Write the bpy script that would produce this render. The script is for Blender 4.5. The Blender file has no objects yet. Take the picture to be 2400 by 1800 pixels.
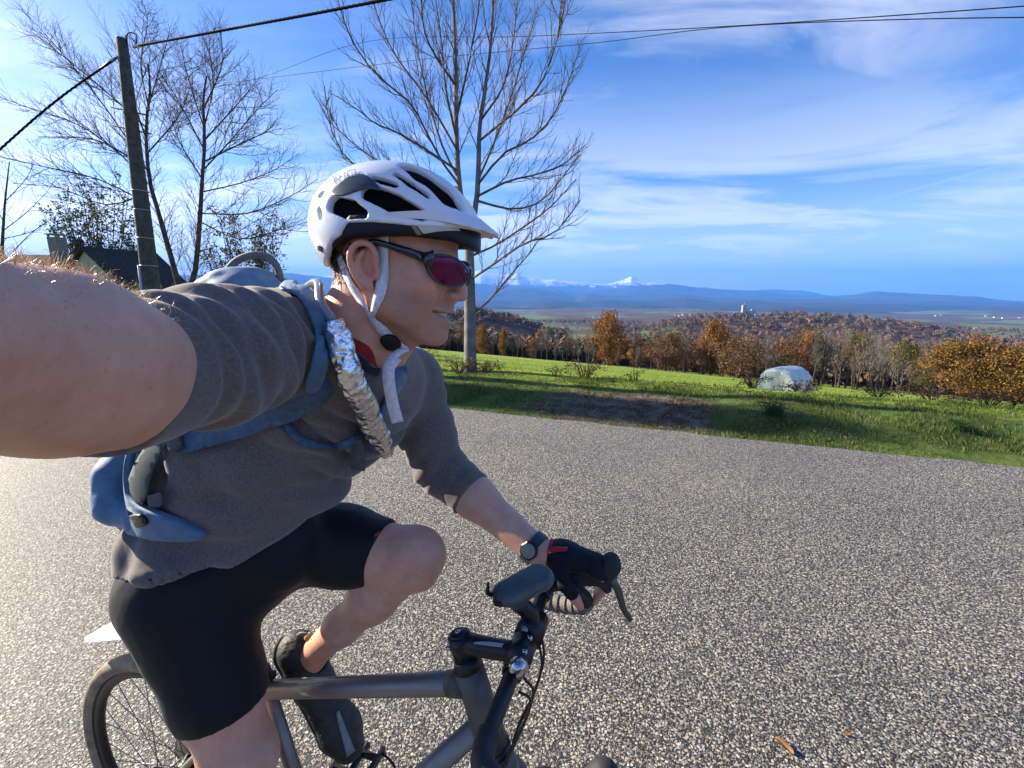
import bpy, math, random
import numpy as np
from mathutils import Vector, Matrix
SC = bpy.context.scene
COL = SC.collection
R = math.radians
# ------------------------------------------------------------------ camera
FPX, CAMH, PITCH = 1050.0, 1.57, math.atan(210 / 1050.0)      # focal length in pixels of a 2400 px wide picture
cam = bpy.data.cameras.new('camera'); cam_o = bpy.data.objects.new('camera', cam); COL.objects.link(cam_o)
cam.sensor_width = 36.0; cam.lens = 36.0 * FPX / 2400.0
cam.clip_start = 0.02; cam.clip_end = 120000
cam_o.location = (0, 0, CAMH); cam_o.rotation_euler = (math.pi / 2 - PITCH, 0, 0)
SC.camera = cam_o
# ------------------------------------------------------------------ sun, sky, exposure
SUN_AZ, SUN_EL = -68.5, 25.0                                    # azimuth from +Y, right positive
sun = bpy.data.lights.new('sun', 'SUN'); sun.energy = 5.0; sun.angle = R(0.5); sun.color = (1.0, 0.89, 0.72)
sun_o = bpy.data.objects.new('sun', sun); COL.objects.link(sun_o)
SDIR = Vector((math.sin(R(SUN_AZ)) * math.cos(R(SUN_EL)), math.cos(R(SUN_AZ)) * math.cos(R(SUN_EL)), math.sin(R(SUN_EL))))
sun_o.rotation_euler = SDIR.to_track_quat('Z', 'Y').to_euler()
vs = SC.view_settings
vs.view_transform = 'Standard'; vs.look = 'None'; vs.exposure = 1.75; vs.gamma = 1.0; vs.use_curve_mapping = False
SC.cycles.use_denoising = True
SC.cycles.max_bounces = 5; SC.cycles.diffuse_bounces = 2; SC.cycles.glossy_bounces = 2; SC.cycles.transparent_max_bounces = 12; SC.cycles.volume_bounces = 0
SC.cycles.use_adaptive_sampling = True; SC.cycles.adaptive_threshold = 0.015

def build_world():
    w = bpy.data.worlds.new('World'); SC.world = w; w.use_nodes = True
    w.cycles.sampling_method = 'MANUAL'; w.cycles.sample_map_resolution = 512
    nt = w.node_tree; nt.nodes.clear(); L = nt.links.new
    def N(t, **kw):
        n = nt.nodes.new(t)
        for k, v in kw.items(): setattr(n, k, v)
        return n
    def M(op, a, b=None, c=None, clamp=False):
        n = N('ShaderNodeMath', operation=op); n.use_clamp = clamp
        for i, v in enumerate((a, b, c)):
            if v is None: continue
            if isinstance(v, (int, float)): n.inputs[i].default_value = v
            else: L(v, n.inputs[i])
        return n.outputs[0]
    out = N('ShaderNodeOutputWorld'); bg = N('ShaderNodeBackground'); bg.inputs[1].default_value = 0.049
    L(bg.outputs[0], out.inputs[0])
    sky = N('ShaderNodeTexSky', sky_type='NISHITA', sun_disc=False, sun_elevation=R(SUN_EL), sun_rotation=R(SUN_AZ),
            altitude=500, air_density=1.05, dust_density=1.0, ozone_density=4.0)
    hs = N('ShaderNodeHueSaturation'); hs.inputs['Saturation'].default_value = 1.20
    hs.inputs['Hue'].default_value = 0.510
    L(sky.outputs[0], hs.inputs['Color'])
    gm = N('ShaderNodeGamma'); gm.inputs[1].default_value = 1.15; L(hs.outputs[0], gm.inputs[0])
    tc = N('ShaderNodeTexCoord'); sep = N('ShaderNodeSeparateXYZ'); L(tc.outputs['Generated'], sep.inputs[0])
    x, y, z = sep.outputs
    zc = M('ADD', M('MAXIMUM', z, 0.0), 0.09)
    px, py = M('DIVIDE', x, zc), M('DIVIDE', y, zc)
    comb = N('ShaderNodeCombineXYZ'); L(px, comb.inputs[0]); L(py, comb.inputs[1])
    def noise(scale, rot, stretch, detail, rough, dist, off):
        mp = N('ShaderNodeMapping'); mp.inputs['Rotation'].default_value = (0, 0, R(rot)); mp.inputs['Scale'].default_value = (stretch[0], stretch[1], 1)
        mp.inputs['Location'].default_value = off
        L(comb.outputs[0], mp.inputs[0])
        n = N('ShaderNodeTexNoise'); n.inputs['Scale'].default_value = scale; n.inputs['Detail'].default_value = detail
        n.inputs['Roughness'].default_value = rough; n.inputs['Distortion'].default_value = dist
        L(mp.outputs[0], n.inputs[0]); return n.outputs[0]
    def ramp(v, a, b):
        mr = N('ShaderNodeMapRange'); mr.interpolation_type = 'SMOOTHSTEP'; mr.inputs[1].default_value = a; mr.inputs[2].default_value = b
        L(v, mr.inputs[0]); return mr.outputs[0]
    big = ramp(noise(0.42, 25, (1.0, 0.8), 1, 0.5, 0.3, (2.3, 0.4, 0)), 0.36, 0.66)
    wisp = ramp(noise(1.5, 32, (0.5, 1.3), 6, 0.62, 1.1, (0.7, 3.1, 0)), 0.36, 0.72)
    cir = M('MULTIPLY', big, wisp)
    # low bank of soft cloud towards the horizon
    bank = ramp(noise(0.80, 28, (0.6, 1.1), 6, 0.62, 0.7, (1.2, 7.7, 0)), 0.36, 0.60)
    lowm = M('MULTIPLY', ramp(z, 0.44, 0.12), bank)
    cl = M('MAXIMUM', M('MULTIPLY', cir, 0.85), M('MULTIPLY', lowm, 0.80))
    veil = M('MULTIPLY', ramp(z, 0.24, 0.02), 0.62)
    cl = M('MAXIMUM', cl, veil)
    # contrails: thin great-circle bands given by two directions each
    def trail(p, q, wd, k):
        P_, Q_ = Vector(p).normalized(), Vector(q).normalized()
        n_ = P_.cross(Q_).normalized(); m_ = (P_ + Q_).normalized(); half = math.acos(max(-1, min(1, P_.dot(m_))))
        d1 = N('ShaderNodeVectorMath', operation='DOT_PRODUCT'); d1.inputs[1].default_value = n_; L(tc.outputs['Generated'], d1.inputs[0])
        d2 = N('ShaderNodeVectorMath', operation='DOT_PRODUCT'); d2.inputs[1].default_value = m_; L(tc.outputs['Generated'], d2.inputs[0])
        band = ramp(M('ABSOLUTE', d1.outputs[1] if d1.outputs[0].type == 'VECTOR' else d1.outputs[0]), wd, wd * 0.15)
        dd = d2.outputs[1] if d2.outputs[0].type == 'VECTOR' else d2.outputs[0]
        lim = ramp(dd, math.cos(half * 1.15), math.cos(half * 0.7))
        return M('MULTIPLY', M('MULTIPLY', band, lim), k)
    def dirpx(u, v):
        xx, yy = (u - 1200) / FPX, -(v - 900) / FPX
        return (xx, math.cos(PITCH) + math.sin(PITCH) * yy, -math.sin(PITCH) + math.cos(PITCH) * yy)
    for a, b, wd, k in ((dirpx(1640, -40), dirpx(1634, 170), .0030, .12), (dirpx(1890, 515), dirpx(2500, 345), .0040, .30),
                        (dirpx(-200, -30), dirpx(140, 110), .010, .35)):
        cl = M('MAXIMUM', cl, trail(a, b, wd, k))
    # cloud colour follows the sky's own brightness so that it is brighter towards the sun
    val = N('ShaderNodeRGBToBW'); L(sky.outputs[0], val.inputs[0])
    cv = M('ADD', M('MULTIPLY', val.outputs[0], 1.15), 4.4)
    cc = N('ShaderNodeCombineColor'); L(M('MULTIPLY', cv, 0.97), cc.inputs[0]); L(cv, cc.inputs[1]); L(M('MULTIPLY', cv, 1.08), cc.inputs[2])
    mix = N('ShaderNodeMix', data_type='RGBA'); L(cl, mix.inputs[0]); L(gm.outputs[0], mix.inputs[6]); L(cc.outputs[0], mix.inputs[7])
    L(mix.outputs[2], bg.inputs[0])
build_world()

# ------------------------------------------------------------------ helpers
_cp, _sp = math.cos(PITCH), math.sin(PITCH)
def ray(px, py):
    x, y = (px - 1200) / FPX, -(py - 900) / FPX
    return np.array([x, _cp + _sp * y, -_sp + _cp * y])
def U(px, py, t):                                               # the point a given depth along a line of sight
    return np.array([0, 0, CAMH]) + ray(px, py) * t
TH = R(18.0)                                                    # the bicycle's heading
BD, BN, BZ = np.array([math.cos(TH), -math.sin(TH), 0]), np.array([math.sin(TH), math.cos(TH), 0]), np.array([0, 0, 1.0])
BC = 0.632
def B(a, q, z): return BD * a + BN * (BC + q) + BZ * z           # bicycle frame: forward, left, up
def Qp(px, py, q):
    r = ray(px, py); return U(px, py, (BC + q) / (r @ BN))
RTH = R(21.3)
RD, RN = np.array([math.cos(RTH), -math.sin(RTH), 0]), np.array([math.sin(RTH), math.cos(RTH), 0])
EDGE = 5.375                                                    # far edge of the road, distance from the camera

def tag(o, label=None, cat=None, group=None, kind=None):
    for k, v in (('label', label), ('category', cat), ('group', group), ('kind', kind)):
        if v: o[k] = v
    return o
def mesh_obj(name, v, f, mat=None, parent=None, smooth=True, **kw):
    me = bpy.data.meshes.new(name)
    v = np.asarray(v, np.float32)
    if isinstance(f, np.ndarray):
        k = f.shape[1]; nf = len(f)
        me.vertices.add(len(v)); me.vertices.foreach_set('co', v.ravel())
        me.loops.add(nf * k); me.loops.foreach_set('vertex_index', f.astype(np.int32).ravel())
        me.polygons.add(nf); me.polygons.foreach_set('loop_start', np.arange(0, nf * k, k, dtype=np.int32))
        me.update(calc_edges=True)
    else:
        me.from_pydata([tuple(map(float, q)) for q in v], [], [tuple(map(int, q)) for q in f]); me.update()
    me.polygons.foreach_set('use_smooth', np.full(len(me.polygons), smooth, dtype=bool))
    o = bpy.data.objects.new(name, me); COL.objects.link(o)
    if mat is not None:
        for m_ in (mat if isinstance(mat, (list, tuple)) else [mat]): me.materials.append(m_)
    if parent is not None: set_parent(o, parent)
    return tag(o, **kw)
def wloc(o):
    l = Vector(o.location)
    if o.parent is not None: l = wloc(o.parent) + o.matrix_parent_inverse.translation + l
    return l
def set_parent(o, parent):
    o.parent = parent; o.matrix_parent_inverse = Matrix.Translation(-wloc(parent))
def empty(name, loc, label, cat, group=None):
    o = bpy.data.objects.new(name, None); COL.objects.link(o); o.location = tuple(map(float, loc)); o.empty_display_size = 0.1
    return tag(o, label, cat, group)
def nrm(v): v = np.asarray(v, float); return v / (np.linalg.norm(v) + 1e-12)

class MB:                                                        # collects shapes into one mesh
    def __init__(s): s.v, s.f, s.n = [], [], 0
    def add(s, v, f):
        v = np.asarray(v, float); s.v.append(v); s.f += [tuple(int(i) + s.n for i in q) for q in f]; s.n += len(v); return s
    def tube(s, pts, rad, sides=8, cap=True, flat=None, up=None):
        pts = np.asarray(pts, float); n = len(pts)
        rad = np.full(n, rad, float) if np.isscalar(rad) else np.asarray(rad, float)
        tg = np.gradient(pts, axis=0); tg /= np.linalg.norm(tg, axis=1, keepdims=True) + 1e-12
        u = np.asarray(up, float) if up is not None else (np.array([0, 0, 1.0]) if abs(tg[0][2]) < .9 else np.array([1.0, 0, 0]))
        a = np.arange(sides) * 2 * math.pi / sides; V = []
        for i in range(n):
            u = nrm(u - tg[i] * (u @ tg[i])); w = np.cross(tg[i], u)
            fx = flat[i] if (flat is not None and not np.isscalar(flat)) else (flat or 1.0)
            V.append(pts[i] + rad[i] * (np.cos(a)[:, None] * u * fx + np.sin(a)[:, None] * w))
        F = []
        for i in range(n - 1):
            for j in range(sides):
                k = (j + 1) % sides
                F.append((i * sides + j, i * sides + k, (i + 1) * sides + k, (i + 1) * sides + j))
        if cap: F.append(tuple(range(sides))[::-1]); F.append(tuple((n - 1) * sides + j for j in range(sides)))
        return s.add(np.concatenate(V), F)
    def box(s, c, ax, ay, az):                                   # centre and three half-axis vectors
        c, ax, ay, az = (np.asarray(q, float) for q in (c, ax, ay, az))
        V = [c + i * ax + j * ay + k * az for i in (-1, 1) for j in (-1, 1) for k in (-1, 1)]
        return s.add(V, [(0, 1, 3, 2), (4, 6, 7, 5), (0, 4, 5, 1), (2, 3, 7, 6), (0, 2, 6, 4), (1, 5, 7, 3)])
    def ring(s, c, ax, r, w, sides=40, minor=8, squash=1.0):     # torus: centre, axis, radius, tube radius
        ax = nrm(ax); u = nrm(np.cross(ax, [0, 0, 1]) if abs(ax[2]) < .9 else np.cross(ax, [1, 0, 0])); v = np.cross(ax, u)
        V, F = [], []
        for i in range(sides):
            t = 2 * math.pi * i / sides; d = math.cos(t) * u + math.sin(t) * v
            for j in range(minor):
                p = 2 * math.pi * j / minor
                V.append(np.asarray(c) + d * (r + w * math.cos(p)) + ax * (w * squash * math.sin(p)))
        for i in range(sides):
            for j in range(minor):
                F.append((i * minor + j, i * minor + (j + 1) % minor, ((i + 1) % sides) * minor + (j + 1) % minor, ((i + 1) % sides) * minor + j))
        return s.add(V, F)
    def disc(s, c, ax, r, h, sides=24):
        ax = nrm(ax); return s.tube([np.asarray(c) - ax * h / 2, np.asarray(c) + ax * h / 2], r, sides)
    def ribbon(s, pts, nor, w, th=0.0012):                       # a strap: centre line, surface normals, half widths
        pts = np.asarray(pts, float); n = len(pts); nor = np.asarray(nor, float)
        if nor.ndim == 1: nor = np.tile(nor, (n, 1))
        w = np.full(n, w, float) if np.isscalar(w) else np.asarray(w, float)
        tg = np.gradient(pts, axis=0); V, F = [], []
        for i in range(n):
            t = nrm(tg[i]); nn = nrm(nor[i] - t * (nor[i] @ t)); b = np.cross(t, nn)
            for sb, sn in ((-1, -1), (1, -1), (1, 1), (-1, 1)): V.append(pts[i] + b * w[i] * sb + nn * th * sn)
        for i in range(n - 1):
            for j in range(4): k = (j + 1) % 4; F.append((i * 4 + j, i * 4 + k, i * 4 + 4 + k, i * 4 + 4 + j))
        F += [(3, 2, 1, 0), tuple(4 * (n - 1) + j for j in range(4))]
        return s.add(V, F)
    def build(s, name, mat, parent=None, smooth=True, bevel=0, subsurf=0, **kw):
        o = mesh_obj(name, np.concatenate(s.v), s.f, mat, parent, smooth, **kw)
        if bevel:
            m_ = o.modifiers.new('b', 'BEVEL'); m_.width = bevel; m_.segments = 2; m_.limit_method = 'ANGLE'; m_.angle_limit = R(40)
        if subsurf:
            m_ = o.modifiers.new('s', 'SUBSURF'); m_.levels = subsurf; m_.render_levels = subsurf
        return o
def spline(pts, n=24):                                           # Catmull-Rom through points of any dimension
    P = np.asarray(pts, float); P = np.vstack([2 * P[0] - P[1], P, 2 * P[-1] - P[-2]]); out = []
    m = len(P) - 3
    for t in np.linspace(0, m - 1e-9, n):
        i = int(t); u = t - i; a, b, c, d = P[i:i + 4]
        out.append(.5 * (2 * b + (c - a) * u + (2 * a - 5 * b + 4 * c - d) * u * u + (3 * b - a - 3 * c + d) * u ** 3))
    return np.array(out)
# ---- numpy value noise
def _h(ix, iy, iz, seed):
    n = (ix.astype(np.int64) * 374761393 + iy.astype(np.int64) * 668265263 + iz.astype(np.int64) * 2147483647 + seed * 974634777) & 0xffffffff
    n = ((n ^ (n >> 13)) * 1274126177) & 0xffffffff
    return ((n ^ (n >> 16)) & 0xffff) / 65535.0
def vnoise(x, y, z=None, seed=0):
    x = np.asarray(x, float); y = np.asarray(y, float); z = np.zeros_like(x) if z is None else np.asarray(z, float)
    ix, iy, iz = np.floor(x), np.floor(y), np.floor(z); fx, fy, fz = x - ix, y - iy, z - iz
    fx, fy, fz = (q * q * (3 - 2 * q) for q in (fx, fy, fz)); r = 0
    for dx in (0, 1):
        for dy in (0, 1):
            for dz in (0, 1):
                r = r + _h(ix + dx, iy + dy, iz + dz, seed) * (fx if dx else 1 - fx) * (fy if dy else 1 - fy) * (fz if dz else 1 - fz)
    return r
def fbm(x, y, z=None, o=4, seed=0):
    s_, a, t = 0, .5, 0
    for i in range(o):
        k = 2.0 ** i; s_ = s_ + a * vnoise(x * k, y * k, None if z is None else z * k, seed + i); t += a; a *= .5
    return s_ / t
def sst(x, a, b): u = np.clip((x - a) / (b - a), 0, 1); return u * u * (3 - 2 * u)
# ---- materials
def new_mat(name):
    m = bpy.data.materials.new(name); m.use_nodes = True; nt = m.node_tree
    return m, nt, nt.nodes['Principled BSDF']
def mat(name, col, rough=.6, metal=0., noise=0., nscale=20., bump=0., bscale=200., spec=.5, sss=0., coat=0., col2=None, sheen=0., detail=4, objco=True):
    m, nt, b = new_mat(name); L = nt.links.new
    b.inputs['Base Color'].default_value = (*col, 1); b.inputs['Roughness'].default_value = rough; b.inputs['Metallic'].default_value = metal
    b.inputs['Specular IOR Level'].default_value = spec; b.inputs['Coat Weight'].default_value = coat; b.inputs['Sheen Weight'].default_value = sheen
    if sss:
        b.inputs['Subsurface Weight'].default_value = sss; b.inputs['Subsurface Radius'].default_value = (.012, .004, .002); b.inputs['Subsurface Scale'].default_value = 1.0
    tc = nt.nodes.new('ShaderNodeTexCoord'); co = tc.outputs['Object']
    if noise or col2:
        n = nt.nodes.new('ShaderNodeTexNoise'); n.inputs['Scale'].default_value = nscale; n.inputs['Detail'].default_value = detail; L(co, n.inputs[0])
        r = nt.nodes.new('ShaderNodeValToRGB'); c2 = col2 or tuple(min(1, c * (1 + noise)) for c in col); c1 = col if col2 else tuple(c * (1 - noise) for c in col)
        r.color_ramp.elements[0].position = .32; r.color_ramp.elements[1].position = .68
        r.color_ramp.elements[0].color = (*c1, 1); r.color_ramp.elements[1].color = (*c2, 1)
        L(n.outputs[0], r.inputs[0]); L(r.outputs[0], b.inputs['Base Color'])
    if bump:
        n = nt.nodes.new('ShaderNodeTexNoise'); n.inputs['Scale'].default_value = bscale; n.inputs['Detail'].default_value = 3; L(co, n.inputs[0])
        bp = nt.nodes.new('ShaderNodeBump'); bp.inputs['Strength'].default_value = bump; bp.inputs['Distance'].default_value = 1.0 / bscale * 0.5
        L(n.outputs[0], bp.inputs['Height']); L(bp.outputs[0], b.inputs['Normal'])
    return m
# ================================================================== terrain
HILLS = [(-40, 420, 95, 75, 36), (400, 610, 130, 95, 35), (250, 640, 90, 80, 23), (520, 560, 60, 90, 10), (150, 1850, 600, 220, 9), (-330, 470, 140, 90, 34)]
TBL_R = [0, 60, 110, 170, 260, 420, 800, 1300, 2000, 3200, 5000, 9000, 14000, 40000]
TBL_Z = [0, -7, -15, -27, -42, -54, -64, -78, -92, -120, -150, -185, -190, -190]
def ground_z(x, y):
    x = np.asarray(x, float); y = np.asarray(y, float)
    s = RN[0] * x + RN[1] * y; r = np.hypot(x, y)
    pl = np.minimum(-.094 * x - .1327 * (y - 9), .55)
    pl = pl - .62 * np.exp(-((s - 11.6) / 2.2) ** 2) * sst(x, -1, 4)
    pl = pl + .05 * (fbm(x * .35, y * .35, seed=5) - .5)
    vg = .085 * sst(s, EDGE + .1, 6.6) - .05 * sst(s, EDGE - .2, EDGE + .15) + .10 * (fbm(x * 1.1, y * 1.1, seed=3) - .5) * sst(s, EDGE, EDGE + .6)
    vg = vg + .02 * np.exp(-((s - 7.6) / .6) ** 2)
    z = vg + (pl - vg) * sst(s, 7.9, 10.4)
    z = np.where(s < EDGE - .25, -.03, z)
    far = np.interp(r, TBL_R, TBL_Z)
    und = (fbm(x / 900, y / 900, seed=11) - .5) * np.interp(r, [150, 900, 4000, 12000], [0, 22, 80, 130])
    und = und + (fbm(x / 160, y / 160, seed=12) - .5) * np.interp(r, [150, 500, 2000], [0, 10, 12])
    far = far + und
    for hx, hy, sx, sy, a in HILLS:
        far = far + a * np.exp(-((x - hx) / sx) ** 2 - ((y - hy) / sy) ** 2)
    k = sst(r, 75, 190)
    # near part keeps falling with its own plane up to the wood
    return z * (1 - k) + far * k
def gz(x, y): return float(ground_z(np.array([x]), np.array([y]))[0])
def G(px, py, r0=1.0, r1=20000):                                # where a line of sight meets the ground
    d = ray(px, py); t = np.geomspace(r0, r1, 4000); p = np.array([0, 0, CAMH]) + d * t[:, None]
    h = p[:, 2] - ground_z(p[:, 0], p[:, 1]); i = np.argmax(h < 0)
    return p[i] if h[i] < 0 else None
def at_y(px, Y):                                                # ground point under a picture column, a given distance ahead
    x = (px - 1200) / FPX * Y * (_cp + .03); return np.array([x, Y, gz(x, Y)])

def build_terrain():
    az = np.concatenate([np.linspace(-180, -62, 40, endpoint=False), np.linspace(-62, 62, 620), np.linspace(62, 180, 40)[1:]])
    rr = np.concatenate([[0.02], np.geomspace(.6, 5, 14), np.geomspace(5.2, 16, 90), np.geomspace(16.4, 120, 80), np.geomspace(123, 16000, 170)])
    A, Rr = np.meshgrid(np.radians(az), rr, indexing='ij')
    x, y = Rr * np.sin(A), Rr * np.cos(A); z = ground_z(x, y)
    v = np.stack([x, y, z], -1).reshape(-1, 3); na, nr = A.shape
    i, j = np.meshgrid(np.arange(na - 1), np.arange(nr - 1), indexing='ij')
    a = (i * nr + j).ravel(); f = np.stack([a, a + 1, a + nr + 1, a + nr], -1)
    m, nt, b = new_mat('ground'); L = nt.links.new
    def N(t, **kw):
        n = nt.nodes.new(t)
        for k, q in kw.items(): setattr(n, k, q)
        return n
    geo = N('ShaderNodeNewGeometry'); pos = geo.outputs['Position']
    def noise(sc, det=4, rough=.55, vec=None):
        n = N('ShaderNodeTexNoise'); n.inputs['Scale'].default_value = sc; n.inputs['Detail'].default_value = det; n.inputs['Roughness'].default_value = rough
        L(vec or pos, n.inputs[0]); return n.outputs[0]
    def ramp(v, stops):
        r = N('ShaderNodeValToRGB'); els = r.color_ramp.elements
        while len(els) < len(stops): els.new(.5)
        for e, (p, c) in zip(els, stops): e.position = p; e.color = (*c, 1)
        L(v, r.inputs[0]); return r.outputs[0]
    def mixc(fac, c1, c2):
        n = N('ShaderNodeMix', data_type='RGBA')
        if isinstance(fac, float): n.inputs[0].default_value = fac
        else: L(fac, n.inputs[0])
        L(c1, n.inputs[6]); L(c2, n.inputs[7]); return n.outputs[2]
    def mr(v, a, b_):
        n = N('ShaderNodeMapRange'); n.interpolation_type = 'SMOOTHSTEP'; n.inputs[1].default_value = a; n.inputs[2].default_value = b_; L(v, n.inputs[0]); return n.outputs[0]
    def mth(op, a, c):
        n = N('ShaderNodeMath', operation=op)
        for k, q in enumerate((a, c)):
            if isinstance(q, (int, float)): n.inputs[k].default_value = q
            else: L(q, n.inputs[k])
        return n.outputs[0]
    dots = N('ShaderNodeVectorMath', operation='DOT_PRODUCT'); L(pos, dots.inputs[0]); dots.inputs[1].default_value = tuple(RN); s = dots.outputs['Value']
    dota = N('ShaderNodeVectorMath', operation='DOT_PRODUCT'); L(pos, dota.inputs[0]); dota.inputs[1].default_value = tuple(RD); al = dota.outputs['Value']
    ln = N('ShaderNodeVectorMath', operation='LENGTH'); L(pos, ln.inputs[0]); r = ln.outputs['Value']
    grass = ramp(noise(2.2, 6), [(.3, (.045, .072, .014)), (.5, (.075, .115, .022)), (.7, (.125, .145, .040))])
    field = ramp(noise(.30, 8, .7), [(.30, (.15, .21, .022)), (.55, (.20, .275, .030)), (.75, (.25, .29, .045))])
    dirt = ramp(noise(5.0, 8, .7), [(.30, (.035, .025, .015)), (.46, (.09, .064, .040)), (.60, (.17, .135, .10)), (.76, (.30, .275, .24))])
    near = mixc(mr(s, 7.0, 8.0), grass, field)  # greens differ, and verge shade is in the colour: edge at the sun line
    # bare stony lay-by in the verge
    nz = noise(1.5, 8, .65)
    blob = mth('MULTIPLY', mr(al, -2.6, -1.4), mr(al, 1.2, -.2)); blob = mth('MULTIPLY', blob, mth('MULTIPLY', mr(s, 5.2, 5.9), mr(s, 7.7, 6.7)))
    near = mixc(mr(mth('ADD', blob, mth('MULTIPLY', nz, 2.2)), 1.50, 1.80), near, dirt)
    soil = mr(s, EDGE + .16, EDGE + .02); near = mixc(mth('MULTIPLY', soil, .8), near, dirt)
    # far country: woods, meadows
    vo = N('ShaderNodeTexVoronoi'); vo.inputs['Scale'].default_value = .0042; vo.inputs['Randomness'].default_value = 1.0
    wv = N('ShaderNodeVectorMath', operation='ADD'); L(pos, wv.inputs[0])
    nvec = N('ShaderNodeTexNoise'); nvec.inputs['Scale'].default_value = .006; nvec.inputs['Detail'].default_value = 4; L(pos, nvec.inputs[0])
    sv = N('ShaderNodeVectorMath', operation='SCALE'); sv.inputs['Scale'].default_value = 170; L(nvec.outputs[1], sv.inputs[0]); L(sv.outputs[0], wv.inputs[1])
    L(wv.outputs[0], vo.inputs[0])
    sepc = N('ShaderNodeSeparateColor'); L(vo.outputs['Color'], sepc.inputs[0])
    wood = ramp(noise(.035, 6, .7), [(.3, (.030, .024, .016)), (.5, (.075, .048, .028)), (.72, (.135, .075, .030))])
    mead = ramp(noise(.004, 3), [(.3, (.075, .105, .03)), (.6, (.11, .145, .045)), (.8, (.17, .17, .08))])
    ismead = mr(mth('ADD', sepc.outputs[0], mth('MULTIPLY', noise(.0011, 3), 1.1)), 1.17, 1.27)
    far = mixc(ismead, wood, mead)
    colr = mixc(mr(r, 85, 150), near, far)
    L(colr, b.inputs['Base Color']); b.inputs['Roughness'].default_value = .95; b.inputs['Specular IOR Level'].default_value = .15
    bp = N('ShaderNodeBump'); bp.inputs['Strength'].default_value = .9; bp.inputs['Distance'].default_value = .05
    L(noise(14, 8, .7), bp.inputs['Height']); L(bp.outputs[0], b.inputs['Normal'])
    return mesh_obj('ground', v, f, m, kind='structure')
build_terrain()

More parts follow.
